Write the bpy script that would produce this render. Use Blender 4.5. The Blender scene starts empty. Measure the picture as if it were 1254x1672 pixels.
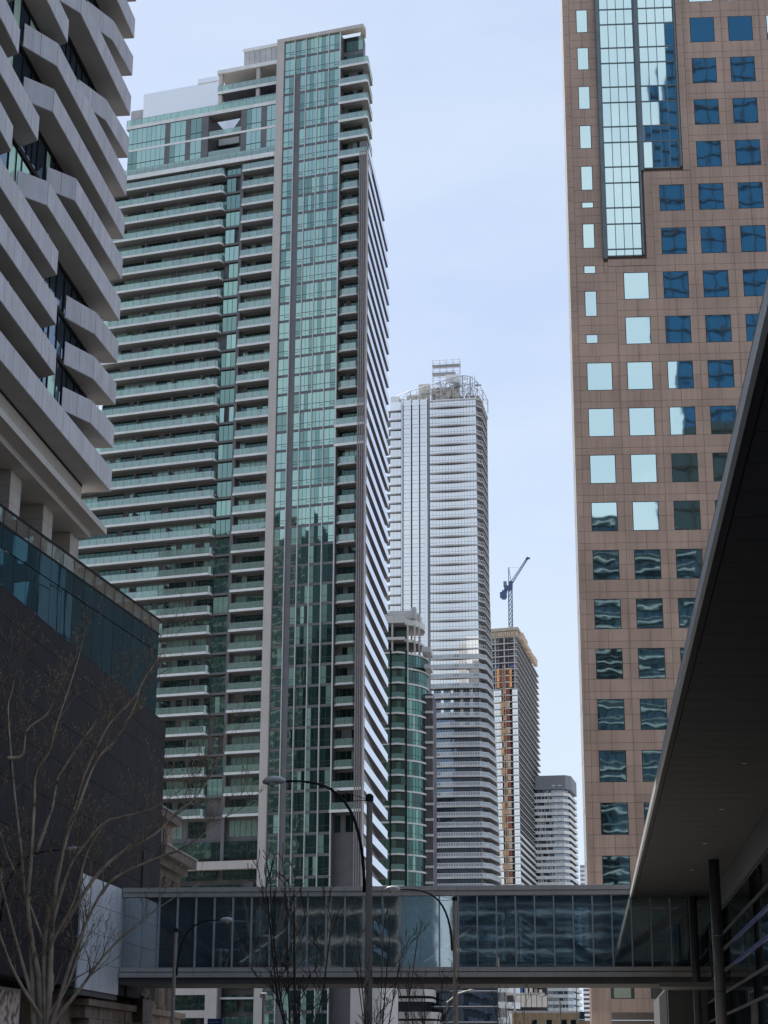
import bpy, bmesh, math, random
from mathutils import Vector, Matrix
random.seed(11)
R = math.radians
sc = bpy.context.scene
COL = sc.collection

# ------------------------------------------------------------------ camera
cam_data = bpy.data.cameras.new('camera')
cam = bpy.data.objects.new('camera', cam_data); COL.objects.link(cam)
PITCH, YAW, ROLL = math.atan(922/2961.0), R(6.22), 0.0043
cam.matrix_world = (Matrix.Translation((0, 0, 1.7)) @ Matrix.Rotation(YAW, 4, 'Z')
                    @ Matrix.Rotation(math.pi/2 + PITCH, 4, 'X') @ Matrix.Rotation(ROLL, 4, 'Z'))
cam_data.sensor_fit = 'VERTICAL'; cam_data.sensor_height = 24.0
cam_data.lens = 24.0*2961.0/1672.0
cam_data.clip_start = 0.1; cam_data.clip_end = 8000
sc.camera = cam

# ------------------------------------------------------------------ world, sun, exposure
SUN_EL, SUN_AZ = R(50), R(-38)          # azimuth measured from +Y (down the street) toward +X
sun_dir = Vector((math.sin(SUN_AZ)*math.cos(SUN_EL), math.cos(SUN_AZ)*math.cos(SUN_EL), math.sin(SUN_EL)))
world = bpy.data.worlds.new('World'); sc.world = world; world.use_nodes = True
wn, wl = world.node_tree.nodes, world.node_tree.links
wn.clear()
wo = wn.new('ShaderNodeOutputWorld'); bg = wn.new('ShaderNodeBackground'); sky = wn.new('ShaderNodeTexSky')
sky.sky_type = 'NISHITA'; sky.sun_disc = False; sky.sun_elevation = SUN_EL; sky.sun_rotation = SUN_AZ
sky.air_density = 1.0; sky.dust_density = 1.6; sky.ozone_density = 1.5
tcw = wn.new('ShaderNodeTexCoord'); mapw = wn.new('ShaderNodeMapping'); mapw.inputs['Scale'].default_value = (1.2, 1.2, 3.4)
mapw.inputs['Rotation'].default_value = (0.25, 0.35, 0.4)
nz = wn.new('ShaderNodeTexNoise'); nz.inputs['Scale'].default_value = 2.2; nz.inputs['Detail'].default_value = 7; nz.inputs['Roughness'].default_value = 0.55
rmp = wn.new('ShaderNodeMapRange'); rmp.inputs['From Min'].default_value = 0.36; rmp.inputs['From Max'].default_value = 0.66
rmp.inputs['To Min'].default_value = 0.0; rmp.inputs['To Max'].default_value = 1.0; rmp.interpolation_type = 'SMOOTHSTEP'
mxw = wn.new('ShaderNodeMix'); mxw.data_type = 'RGBA'
mxw.inputs[7].default_value = (4.0, 4.7, 5.95, 1)      # thin white cloud veil (radiance before strength)
bg.inputs['Strength'].default_value = 0.115
wl.new(tcw.outputs['Generated'], mapw.inputs['Vector']); wl.new(mapw.outputs[0], nz.inputs['Vector'])
wl.new(nz.outputs['Fac'], rmp.inputs['Value']); wl.new(rmp.outputs['Result'], mxw.inputs[0])
sepw = wn.new('ShaderNodeSeparateXYZ'); wl.new(tcw.outputs['Generated'], sepw.inputs[0])   # paler toward the horizon, all round
hzw = wn.new('ShaderNodeMapRange'); hzw.interpolation_type = 'SMOOTHSTEP'; hzw.inputs['From Min'].default_value = -0.05; hzw.inputs['From Max'].default_value = 0.62
hzw.inputs['To Min'].default_value = 0.85; hzw.inputs['To Max'].default_value = 0.0; wl.new(sepw.outputs[2], hzw.inputs['Value'])
mxh = wn.new('ShaderNodeMix'); mxh.data_type = 'RGBA'; mxh.inputs[7].default_value = (4.75, 5.55, 6.35, 1)
wl.new(hzw.outputs['Result'], mxh.inputs[0]); wl.new(mxw.outputs[2], mxh.inputs[6])
mxb = wn.new('ShaderNodeMix'); mxb.data_type = 'RGBA'; mxb.inputs[0].default_value = 0.72; mxb.inputs[7].default_value = (3.0, 3.8, 5.6, 1)   # even high haze over the blue
wl.new(sky.outputs[0], mxb.inputs[6]); wl.new(mxb.outputs[2], mxw.inputs[6]); wl.new(mxh.outputs[2], bg.inputs['Color']); wl.new(bg.outputs[0], wo.inputs['Surface'])

sun_data = bpy.data.lights.new('sun', 'SUN'); sun_data.energy = 4.8; sun_data.angle = R(0.6); sun_data.color = (1.0, 0.95, 0.87)
sun = bpy.data.objects.new('sun', sun_data); COL.objects.link(sun)
sun.rotation_euler = (-sun_dir).to_track_quat('-Z', 'Y').to_euler()
sc.view_settings.view_transform = 'Standard'; sc.view_settings.look = 'None'
sc.view_settings.exposure = 0.5; sc.view_settings.gamma = 1.0; sc.view_settings.use_curve_mapping = False
sc.cycles.max_bounces = 7; sc.cycles.glossy_bounces = 4; sc.cycles.transparent_max_bounces = 10
sc.cycles.diffuse_bounces = 3; sc.cycles.transmission_bounces = 4
sc.cycles.caustics_reflective = False; sc.cycles.caustics_refractive = False
sc.cycles.use_denoising = True

# ------------------------------------------------------------------ materials
def mat(name, col, rough=0.7, metal=0.0, vary=0.12, scale=1.0, piece=0.0, bump=0.0, bscale=3.0, streak=0.0, spec=0.5, stretch=(1, 1, 1), coat=0.0):
    """Principled with noise-driven tone variation, per-object tone variation, optional vertical weather streaks and relief."""
    m = bpy.data.materials.new(name); m.use_nodes = True
    n, l = m.node_tree.nodes, m.node_tree.links
    p = n['Principled BSDF']
    p.inputs['Roughness'].default_value = rough; p.inputs['Metallic'].default_value = metal
    p.inputs['Specular IOR Level'].default_value = spec
    p.inputs['Coat Weight'].default_value = coat
    g = n.new('ShaderNodeNewGeometry')
    mp = n.new('ShaderNodeMapping'); mp.inputs['Scale'].default_value = stretch
    l.new(g.outputs['Position'], mp.inputs['Vector'])
    nt = n.new('ShaderNodeTexNoise'); nt.inputs['Scale'].default_value = scale; nt.inputs['Detail'].default_value = 5
    l.new(mp.outputs[0], nt.inputs['Vector'])
    mr = n.new('ShaderNodeMapRange'); mr.inputs['From Min'].default_value = 0.3; mr.inputs['From Max'].default_value = 0.7
    mr.inputs['To Min'].default_value = 1-vary; mr.inputs['To Max'].default_value = 1+vary
    l.new(nt.outputs['Fac'], mr.inputs['Value'])
    val = mr.outputs['Result']
    if piece:
        oi = n.new('ShaderNodeObjectInfo')
        m2 = n.new('ShaderNodeMapRange'); m2.inputs['To Min'].default_value = 1-piece; m2.inputs['To Max'].default_value = 1+piece
        l.new(oi.outputs['Random'], m2.inputs['Value'])
        mu = n.new('ShaderNodeMath'); mu.operation = 'MULTIPLY'; l.new(val, mu.inputs[0]); l.new(m2.outputs['Result'], mu.inputs[1]); val = mu.outputs[0]
    if streak:
        mp2 = n.new('ShaderNodeMapping'); mp2.inputs['Scale'].default_value = (2.2, 2.2, 0.07)
        l.new(g.outputs['Position'], mp2.inputs['Vector'])
        n2 = n.new('ShaderNodeTexNoise'); n2.inputs['Scale'].default_value = 1.3; n2.inputs['Detail'].default_value = 6
        l.new(mp2.outputs[0], n2.inputs['Vector'])
        m3 = n.new('ShaderNodeMapRange'); m3.inputs['From Min'].default_value = 0.45; m3.inputs['From Max'].default_value = 0.75
        m3.inputs['To Min'].default_value = 1.0; m3.inputs['To Max'].default_value = 1-streak
        l.new(n2.outputs['Fac'], m3.inputs['Value'])
        mu = n.new('ShaderNodeMath'); mu.operation = 'MULTIPLY'; l.new(val, mu.inputs[0]); l.new(m3.outputs['Result'], mu.inputs[1]); val = mu.outputs[0]
    sca = n.new('ShaderNodeVectorMath'); sca.operation = 'SCALE'; sca.inputs[0].default_value = col[:3]
    l.new(val, sca.inputs['Scale']); l.new(sca.outputs[0], p.inputs['Base Color'])
    if bump:
        nb = n.new('ShaderNodeTexNoise'); nb.inputs['Scale'].default_value = bscale; nb.inputs['Detail'].default_value = 4
        l.new(g.outputs['Position'], nb.inputs['Vector'])
        bp = n.new('ShaderNodeBump'); bp.inputs['Distance'].default_value = bump; l.new(nb.outputs['Fac'], bp.inputs['Height'])
        l.new(bp.outputs[0], p.inputs['Normal'])
    return m

def mirror_glass(name, tint, dark, refl, wav=0.02, wscale=0.9, rough=0.02, piece=0.1):
    """Coated facade glass: a dark interior seen through a tinted mirror, each sheet slightly out of flat."""
    m = bpy.data.materials.new(name); m.use_nodes = True
    n, l = m.node_tree.nodes, m.node_tree.links
    n.clear()
    out = n.new('ShaderNodeOutputMaterial'); mx = n.new('ShaderNodeMixShader')
    df = n.new('ShaderNodeBsdfDiffuse'); gl = n.new('ShaderNodeBsdfGlossy')
    gl.inputs['Color'].default_value = (*tint, 1); gl.inputs['Roughness'].default_value = rough
    oi = n.new('ShaderNodeObjectInfo'); mr = n.new('ShaderNodeMapRange')
    mr.inputs['To Min'].default_value = 1-piece*4; mr.inputs['To Max'].default_value = 1+piece*4
    l.new(oi.outputs['Random'], mr.inputs['Value'])
    sv = n.new('ShaderNodeVectorMath'); sv.operation = 'SCALE'; sv.inputs[0].default_value = dark
    l.new(mr.outputs['Result'], sv.inputs['Scale']); l.new(sv.outputs[0], df.inputs['Color'])
    lw = n.new('ShaderNodeFresnel'); lw.inputs['IOR'].default_value = 1.5
    m2 = n.new('ShaderNodeMapRange'); m2.inputs['From Min'].default_value = 0.04; m2.inputs['From Max'].default_value = 1.0
    m2.inputs['To Min'].default_value = refl; m2.inputs['To Max'].default_value = 1.0
    l.new(lw.outputs[0], m2.inputs['Value']); l.new(m2.outputs['Result'], mx.inputs[0])
    g = n.new('ShaderNodeNewGeometry'); nt = n.new('ShaderNodeTexNoise'); nt.inputs['Scale'].default_value = wscale; nt.inputs['Detail'].default_value = 1.5
    # every pane gets its own offset so the ripples break at the joints
    cb = n.new('ShaderNodeCombineXYZ'); mm = n.new('ShaderNodeMath'); mm.operation = 'MULTIPLY'; mm.inputs[1].default_value = 97.0
    l.new(oi.outputs['Random'], mm.inputs[0]); l.new(mm.outputs[0], cb.inputs[0]); l.new(mm.outputs[0], cb.inputs[2])
    ad = n.new('ShaderNodeVectorMath'); l.new(g.outputs['Position'], ad.inputs[0]); l.new(cb.outputs[0], ad.inputs[1])
    l.new(ad.outputs[0], nt.inputs['Vector'])
    bp = n.new('ShaderNodeBump'); bp.inputs['Distance'].default_value = wav; l.new(nt.outputs['Fac'], bp.inputs['Height'])
    # each sheet sits a hair out of true
    wn_ = n.new('ShaderNodeTexWhiteNoise'); wn_.noise_dimensions = '1D'; l.new(mm.outputs[0], wn_.inputs['W'])
    sb_ = n.new('ShaderNodeVectorMath'); sb_.operation = 'SUBTRACT'; l.new(wn_.outputs['Color'], sb_.inputs[0]); sb_.inputs[1].default_value = (.5, .5, .5)
    sc_ = n.new('ShaderNodeVectorMath'); sc_.operation = 'SCALE'; sc_.inputs['Scale'].default_value = 0.014; l.new(sb_.outputs[0], sc_.inputs[0])
    an_ = n.new('ShaderNodeVectorMath'); l.new(g.outputs['Normal'], an_.inputs[0]); l.new(sc_.outputs[0], an_.inputs[1])
    nn_ = n.new('ShaderNodeVectorMath'); nn_.operation = 'NORMALIZE'; l.new(an_.outputs[0], nn_.inputs[0]); l.new(nn_.outputs[0], bp.inputs['Normal'])
    l.new(bp.outputs[0], gl.inputs['Normal'])
    l.new(df.outputs[0], mx.inputs[1]); l.new(gl.outputs[0], mx.inputs[2]); l.new(mx.outputs[0], out.inputs['Surface'])
    return m

def sheer_glass(name, tint, refl=0.15, alpha=0.5, body=(0.3, 0.4, 0.38), bodyw=0.3, wav=0.004, rough=0.03):
    """Clear or lightly tinted sheet: see-through tint, a little scattering body, and a reflection."""
    m = bpy.data.materials.new(name); m.use_nodes = True
    n, l = m.node_tree.nodes, m.node_tree.links
    n.clear()
    out = n.new('ShaderNodeOutputMaterial'); mx = n.new('ShaderNodeMixShader'); m1 = n.new('ShaderNodeMixShader')
    tr = n.new('ShaderNodeBsdfTransparent'); tr.inputs['Color'].default_value = (*tint, 1)
    df = n.new('ShaderNodeBsdfDiffuse'); df.inputs['Color'].default_value = (*body, 1)
    gl = n.new('ShaderNodeBsdfGlossy'); gl.inputs['Color'].default_value = (0.9, 0.97, 0.97, 1); gl.inputs['Roughness'].default_value = rough
    g = n.new('ShaderNodeNewGeometry'); nt = n.new('ShaderNodeTexNoise'); nt.inputs['Scale'].default_value = 0.7
    oi = n.new('ShaderNodeObjectInfo'); mm = n.new('ShaderNodeMath'); mm.operation = 'MULTIPLY'; mm.inputs[1].default_value = 71.0
    cb = n.new('ShaderNodeCombineXYZ'); l.new(oi.outputs['Random'], mm.inputs[0]); l.new(mm.outputs[0], cb.inputs[0]); l.new(mm.outputs[0], cb.inputs[2])
    ad = n.new('ShaderNodeVectorMath'); l.new(g.outputs['Position'], ad.inputs[0]); l.new(cb.outputs[0], ad.inputs[1]); l.new(ad.outputs[0], nt.inputs['Vector'])
    bp = n.new('ShaderNodeBump'); bp.inputs['Distance'].default_value = wav; l.new(nt.outputs['Fac'], bp.inputs['Height']); l.new(bp.outputs[0], gl.inputs['Normal'])
    m1.inputs[0].default_value = bodyw; l.new(tr.outputs[0], m1.inputs[1]); l.new(df.outputs[0], m1.inputs[2])
    mx.inputs[0].default_value = refl
    l.new(m1.outputs[0], mx.inputs[1]); l.new(gl.outputs[0], mx.inputs[2]); l.new(mx.outputs[0], out.inputs['Surface'])
    return m

M = {}
M['asphalt'] = mat('asphalt', (0.05, 0.05, 0.052), 0.9, vary=0.25, scale=0.6, bump=0.004, bscale=40)
M['paving'] = mat('paving', (0.28, 0.27, 0.25), 0.85, vary=0.15, scale=0.8, piece=0.08)
M['earth'] = mat('earth', (0.26, 0.25, 0.235), 0.95, vary=0.3, scale=0.05)
M['marking'] = mat('road_paint', (0.7, 0.7, 0.67), 0.7, vary=0.2, scale=4)
M['granite'] = mat('pink_brown_granite', (0.62, 0.43, 0.325), 0.42, vary=0.14, scale=0.25, piece=0.08, streak=0.22, bump=0.0, spec=0.45)
M['joint'] = mat('dark_joint', (0.16, 0.11, 0.09), 0.9)
M['bronze'] = mat('dark_bronze_frame', (0.055, 0.07, 0.07), 0.45, metal=0.3)
M['grey_frame'] = mat('grey_metal_mullion', (0.19, 0.23, 0.23), 0.4, metal=0.5)
M['brown_win'] = mirror_glass('mint_mirror_glass', (0.84, 1.0, 0.88), (0.01, 0.02, 0.03), 0.93, wav=0.0045, wscale=0.5)
M['curtain_glass'] = mirror_glass('mint_curtain_wall_glass', (0.84, 1.0, 0.88), (0.01, 0.02, 0.03), 0.93, wav=0.0035, wscale=0.35)
M['concrete_light'] = mat('light_precast_concrete', (0.56, 0.52, 0.48), 0.8, vary=0.05, scale=0.5, streak=0.10)
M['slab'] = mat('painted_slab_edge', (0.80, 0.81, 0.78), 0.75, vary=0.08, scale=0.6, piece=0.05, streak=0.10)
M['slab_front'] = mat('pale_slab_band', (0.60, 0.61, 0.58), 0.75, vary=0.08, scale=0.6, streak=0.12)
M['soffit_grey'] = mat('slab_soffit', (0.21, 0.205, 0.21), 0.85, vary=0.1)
M['green_pane'] = mirror_glass('green_glass_pane', (0.58, 0.80, 0.68), (0.05, 0.10, 0.085), 0.66, wav=0.004, wscale=0.5)
M['green_pane_b'] = mirror_glass('green_glass_pane_darker', (0.36, 0.54, 0.46), (0.035, 0.08, 0.065), 0.58, wav=0.004, wscale=0.5)
M['green_blind'] = mirror_glass('green_glass_pane_with_blind', (0.46, 0.70, 0.58), (0.40, 0.62, 0.52), 0.45, wav=0.004, wscale=0.5)
M['spandrel'] = mat('dark_grey_spandrel', (0.15, 0.145, 0.15), 0.55, vary=0.12, scale=0.5)
M['fin_white'] = mat('white_metal_fin', (0.66, 0.67, 0.66), 0.5, vary=0.04)
M['fin_brown'] = mat('taupe_metal_fin', (0.26, 0.23, 0.23), 0.5)
M['rail_glass'] = sheer_glass('green_tint_railing_glass', (0.66, 0.84, 0.76), refl=0.16, body=(0.50, 0.66, 0.58), bodyw=0.30)
M['rail_west'] = mirror_glass('frosted_white_railing', (0.9, 0.93, 1.0), (0.70, 0.74, 0.82), 0.40, wav=0.001, rough=0.15, piece=0.02)
M['west_dark'] = mat('dark_balcony_soffit', (0.13, 0.125, 0.15), 0.8)
M['recess'] = mirror_glass('recessed_window_wall', (0.24, 0.38, 0.34), (0.02, 0.032, 0.03), 0.26, wav=0.006, wscale=0.5)
M['recess_lt'] = mirror_glass('recessed_window_curtain', (0.34, 0.52, 0.45), (0.42, 0.58, 0.50), 0.30, wav=0.006, wscale=0.5)
M['dark_wall'] = mat('charcoal_wall_panel', (0.018, 0.017, 0.021), 0.75, spec=0.12, streak=0.3, vary=0.18, scale=0.8, piece=0.06, bump=0.002, bscale=6)
M['pod_glass'] = mirror_glass('blue_podium_glass', (0.16, 0.30, 0.40), (0.006, 0.024, 0.036), 0.22, wav=0.006, wscale=0.35)
M['rail_clear'] = sheer_glass('grey_clear_railing_glass', (0.50, 0.60, 0.62), refl=0.20, body=(0.06, 0.09, 0.10), bodyw=0.40)
M['beige'] = mat('beige_limestone', (0.40, 0.37, 0.34), 0.8, vary=0.07, scale=0.6, piece=0.05, streak=0.08)
M['cornice'] = mat('grey_cornice', (0.42, 0.40, 0.38), 0.7, vary=0.06, scale=0.5)
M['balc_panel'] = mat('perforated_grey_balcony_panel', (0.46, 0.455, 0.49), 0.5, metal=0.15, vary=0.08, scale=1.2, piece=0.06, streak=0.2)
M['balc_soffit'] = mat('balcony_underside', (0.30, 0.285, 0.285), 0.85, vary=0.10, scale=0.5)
M['bluegrey_glass'] = mirror_glass('dark_blue_window_wall', (0.40, 0.52, 0.66), (0.012, 0.02, 0.03), 0.30, wav=0.01, wscale=0.4)
M['black'] = mat('black_metal', (0.02, 0.02, 0.022), 0.7, spec=0.08)
M['white_metal'] = mat('white_painted_metal', (0.78, 0.79, 0.80), 0.45, vary=0.04)
M['sandstone'] = mat('weathered_brown_sandstone', (0.24, 0.185, 0.145), 0.9, vary=0.25, scale=1.2, piece=0.12, bump=0.02, bscale=6, streak=0.3)
M['sandstone_dk'] = mat('shaded_sandstone_carving', (0.13, 0.105, 0.09), 0.9, vary=0.35, scale=3, bump=0.05, bscale=5)  # sandstone made darker, the shade on the cornices put into its colour
M['lead'] = mat('lead_roof', (0.20, 0.20, 0.21), 0.6)
M['bridge_metal'] = mat('bridge_grey_fascia', (0.42, 0.41, 0.40), 0.5, metal=0.2, vary=0.06, piece=0.03, streak=0.08)
M['bridge_fin'] = mat('bridge_mullion', (0.36, 0.40, 0.44), 0.45, metal=0.3)
M['bridge_glass'] = sheer_glass('blue_bridge_glass', (0.56, 0.66, 0.72), refl=0.38, body=(0.12, 0.18, 0.22), bodyw=0.16, wav=0.0018)
M['bridge_glass_back'] = sheer_glass('bridge_rear_glass', (0.78, 0.84, 0.86), refl=0.08, body=(0.14, 0.18, 0.20), bodyw=0.10)
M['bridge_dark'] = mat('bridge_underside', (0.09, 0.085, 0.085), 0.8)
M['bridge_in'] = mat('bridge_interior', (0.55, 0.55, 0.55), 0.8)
M['white_panel'] = mat('white_metal_wall_panel', (0.46, 0.48, 0.52), 0.5, vary=0.10, piece=0.04, streak=0.28)
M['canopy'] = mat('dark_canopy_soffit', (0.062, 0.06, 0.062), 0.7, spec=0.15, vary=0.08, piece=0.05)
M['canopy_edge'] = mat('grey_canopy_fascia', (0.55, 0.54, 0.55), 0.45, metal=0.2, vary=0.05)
M['right_glass'] = mirror_glass('street_front_glass', (0.55, 0.62, 0.62), (0.012, 0.014, 0.014), 0.35, wav=0.006, wscale=0.5)
M['right_frame'] = mat('dark_grey_transom', (0.022, 0.022, 0.025), 0.7)
M['blue_frame'] = mat('deep_blue_transom', (0.02, 0.022, 0.22), 0.4)
M['col_dark'] = mat('dark_grey_column', (0.11, 0.11, 0.115), 0.5, vary=0.08)
M['lamp_pole'] = mat('concrete_lamp_pole', (0.27, 0.235, 0.205), 0.85, vary=0.12, scale=2, bump=0.004, bscale=30)
M['lamp_head'] = mat('grey_lamp_head', (0.42, 0.42, 0.42), 0.5)
M['lamp_lens'] = mat('prismatic_lens', (0.35, 0.33, 0.28), 0.2)
M['bark'] = mat('grey_brown_bark', (0.36, 0.29, 0.22), 0.95, vary=0.3, scale=2, bump=0.01, bscale=12)
M['bark_dark'] = mat('dark_bark', (0.075, 0.06, 0.055), 0.95, vary=0.3, scale=2)
M['twig'] = mat('twig', (0.17, 0.125, 0.09), 0.9, vary=0.3, scale=2)
M['bud'] = mat('swelling_bud', (0.30, 0.25, 0.12), 0.8, vary=0.3, scale=5)
M['white_tower'] = mat('white_tower_fin', (0.85, 0.84, 0.82), 0.6, vary=0.03)
M['wt_grey'] = mat('grey_tower_channel', (0.34, 0.35, 0.37), 0.7, vary=0.05)
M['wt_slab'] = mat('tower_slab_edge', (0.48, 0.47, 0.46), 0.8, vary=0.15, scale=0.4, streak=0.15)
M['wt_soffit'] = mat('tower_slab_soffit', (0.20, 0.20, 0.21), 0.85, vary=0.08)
M['wt_glass'] = mirror_glass('sky_sheen_window', (1.0, 0.975, 0.92), (0.66, 0.66, 0.65), 0.74, wav=0.006, wscale=0.3)  # near-white body puts the bright sky reflection into the colour
M['wt_rail'] = mat('white_balcony_rail', (0.66, 0.66, 0.66), 0.5)
M['wt_infill'] = sheer_glass('pale_balcony_infill', (0.7, 0.74, 0.78), refl=0.15, body=(0.5, 0.53, 0.57), bodyw=0.4)
M['scaffold'] = mat('galvanised_scaffold', (0.42, 0.43, 0.45), 0.5, metal=0.2)
M['ply'] = mat('formwork_plywood', (0.44, 0.37, 0.29), 0.8, vary=0.2, scale=1)
M['cream'] = mat('cream_board', (0.72, 0.68, 0.58), 0.8, vary=0.08)
M['raw_concrete'] = mat('raw_concrete', (0.45, 0.45, 0.45), 0.85, vary=0.12, scale=0.4, piece=0.05)
M['core_dark'] = mat('open_floor_interior', (0.10, 0.09, 0.10), 0.9, vary=0.4, scale=0.3)
M['hoist_orange'] = mat('hoist_orange_gate', (0.70, 0.36, 0.15), 0.6, vary=0.2, scale=1, piece=0.2)
M['hoist_red'] = mat('hoist_red_gate', (0.26, 0.07, 0.05), 0.6, vary=0.2, piece=0.2)
M['hoist_tan'] = mat('hoist_mast', (0.58, 0.42, 0.29), 0.6, vary=0.15)
M['crane_blue'] = mat('dark_blue_crane_steel', (0.06, 0.09, 0.20), 0.5)
M['crane_grey'] = mat('crane_counterweight', (0.20, 0.21, 0.24), 0.7)
M['far_glass'] = mirror_glass('far_window', (0.6, 0.66, 0.74), (0.03, 0.03, 0.05), 0.35, wav=0.01)
M['far_rail'] = mat('far_white_balcony', (0.76, 0.76, 0.73), 0.7, vary=0.16, scale=0.9, stretch=(1, 1, 0.1))
M['far_grey'] = mat('grey_penthouse_cladding', (0.24, 0.245, 0.26), 0.7, vary=0.05)
M['brick'] = mat('tan_brick', (0.30, 0.215, 0.13), 0.9, vary=0.18, scale=1.2, streak=0.15)
M['blue_tarp'] = mat('blue_tarp', (0.04, 0.17, 0.48), 0.6, vary=0.15)
M['blue_sign'] = mat('blue_sign_face', (0.02, 0.06, 0.22), 0.4)
M['sky_blue_glass'] = mirror_glass('deep_blue_glass', (0.10, 0.20, 0.36), (0.010, 0.045, 0.11), 0.25, wav=0.004)
M['office_dark'] = mirror_glass('dark_office_glass', (0.2, 0.26, 0.30), (0.012, 0.018, 0.02), 0.18, wav=0.004)
M['office_green'] = mirror_glass('teal_office_glass', (0.15, 0.25, 0.36), (0.008, 0.02, 0.036), 0.22, wav=0.01)
M['office_stone'] = mat('dark_office_stone', (0.16, 0.15, 0.145), 0.8, vary=0.1)
M['white_clad'] = mirror_glass('glossy_white_cladding', (0.97, 0.97, 0.97), (0.86, 0.86, 0.86), 0.45, wav=0.002, rough=0.12, piece=0.01)
M['balc_edge'] = mat('blue_grey_balcony_edge', (0.16, 0.22, 0.27), 0.5)
M['green_dark'] = mirror_glass('deep_green_pane', (0.22, 0.40, 0.34), (0.02, 0.06, 0.05), 0.5, wav=0.004)
M['poster'] = None

# ------------------------------------------------------------------ helpers
class MB:
    def __init__(s): s.v = []; s.f = []; s.m = []
    def box(s, x0, x1, y0, y1, z0, z1, mi=0):
        b = len(s.v)
        s.v += [(x0,y0,z0),(x1,y0,z0),(x1,y1,z0),(x0,y1,z0),(x0,y0,z1),(x1,y0,z1),(x1,y1,z1),(x0,y1,z1)]
        for q in ((0,3,2,1),(4,5,6,7),(0,1,5,4),(1,2,6,5),(2,3,7,6),(3,0,4,7)):
            s.f.append(tuple(b+i for i in q)); s.m.append(mi)
    def prism(s, pts, z0, z1, mi=0, mt=None, mb=None):
        a = sum(pts[i][0]*pts[(i+1)%len(pts)][1]-pts[(i+1)%len(pts)][0]*pts[i][1] for i in range(len(pts)))
        if a < 0: pts = pts[::-1]
        b = len(s.v); k = len(pts)
        s.v += [(p[0],p[1],z0) for p in pts] + [(p[0],p[1],z1) for p in pts]
        s.f.append(tuple(b+i for i in range(k))[::-1]); s.m.append(mi if mb is None else mb)
        s.f.append(tuple(b+k+i for i in range(k))); s.m.append(mi if mt is None else mt)
        for i in range(k):
            j = (i+1) % k; s.f.append((b+i, b+j, b+k+j, b+k+i)); s.m.append(mi)
    def wall(s, pts, t, z0, z1, mi=0):
        """thin upright band following an open polyline in plan"""
        for a, c in zip(pts[:-1], pts[1:]):
            d = Vector((c[0]-a[0], c[1]-a[1])); L = d.length or 1; nrm = Vector((-d.y, d.x))/L*t
            s.prism([(a[0],a[1]),(c[0],c[1]),(c[0]+nrm.x,c[1]+nrm.y),(a[0]+nrm.x,a[1]+nrm.y)], z0, z1, mi)
    def tube(s, pts, rad, n=5, mi=0):
        pts = [Vector(p) for p in pts]
        if not isinstance(rad, (list, tuple)): rad = [rad]*len(pts)
        b = len(s.v); up = Vector((0.13, 0.21, 0.97))
        for i, p in enumerate(pts):
            d = (pts[min(i+1, len(pts)-1)] - pts[max(i-1, 0)])
            if d.length < 1e-6: d = Vector((0,0,1))
            d.normalize(); a = d.cross(up)
            if a.length < 0.05: a = d.cross(Vector((1,0,0)))
            a.normalize(); c = d.cross(a)
            for k in range(n):
                t = 2*math.pi*k/n; s.v.append(tuple(p + (a*math.cos(t)+c*math.sin(t))*rad[i]))
        for i in range(len(pts)-1):
            for k in range(n):
                s.f.append((b+i*n+k, b+i*n+(k+1)%n, b+(i+1)*n+(k+1)%n, b+(i+1)*n+k)); s.m.append(mi)
        s.f.append(tuple(b+k for k in range(n))[::-1]); s.m.append(mi)
        s.f.append(tuple(b+(len(pts)-1)*n+k for k in range(n))); s.m.append(mi)
    def bar(s, p, q, r, mi=0): s.tube([p, q], r, 4, mi)
    def build(s, name, mats, parent=None, kind=None, smooth=False):
        me = bpy.data.meshes.new(name); me.from_pydata(s.v, [], s.f)
        if not isinstance(mats, (list, tuple)): mats = [mats]
        for m_ in mats: me.materials.append(m_)
        me.polygons.foreach_set('material_index', s.m)
        if smooth: me.polygons.foreach_set('use_smooth', [True]*len(s.f))
        me.update()
        o = bpy.data.objects.new(name, me); COL.objects.link(o)
        if parent: o.parent = parent
        if kind: o['kind'] = kind
        return o

_unit = {}
def box(name, parent, m, x0, x1, y0, y1, z0, z1, kind=None):
    """one box-shaped piece; alike pieces share one mesh and differ by their own size and place"""
    if m.name not in _unit:
        b = MB(); b.box(-.5,.5,-.5,.5,-.5,.5); o0 = b.build('piece', m); _unit[m.name] = o0.data; bpy.data.objects.remove(o0)
    o = bpy.data.objects.new(name, _unit[m.name]); COL.objects.link(o)
    o.location = ((x0+x1)/2, (y0+y1)/2, (z0+z1)/2); o.scale = (abs(x1-x0), abs(y1-y0), abs(z1-z0))
    if parent: o.parent = parent
    if kind: o['kind'] = kind
    return o
def root(name, label, cat, loc=(0,0,0), rz=0, group=None):
    o = bpy.data.objects.new(name, None); COL.objects.link(o); o.location = loc; o.rotation_euler = (0,0,R(rz))
    o.empty_display_size = 0.5; o['label'] = label; o['category'] = cat
    if group: o['group'] = group
    return o
def tag(o, label, cat, group=None):
    o['label'] = label; o['category'] = cat
    if group: o['group'] = group
    return o
def struct(o): o['kind'] = 'structure'; return o

# ------------------------------------------------------------------ ground, road, pavements
b = MB(); b.box(-4000, 4000, -3000, 5000, -1.0, 0.0); struct(b.build('ground', M['earth']))
b = MB(); b.box(-19.5, -7.0, -38, 270, 0.0, 0.004); struct(b.build('road', M['asphalt']))
for nm, x0, x1 in (('pavement_east', -27.5, -19.5), ('pavement_west', -7.0, 8.0)):
    b = MB(); b.box(x0, x1, -38, 270, 0.0, 0.14); struct(b.build(nm, M['paving']))
b = MB()
for i in range(43): b.box(-13.3, -13.15, -36+i*7, -33+i*7, 0.004, 0.008)
o = b.build('lane_marking', M['marking']); struct(o)

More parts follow.
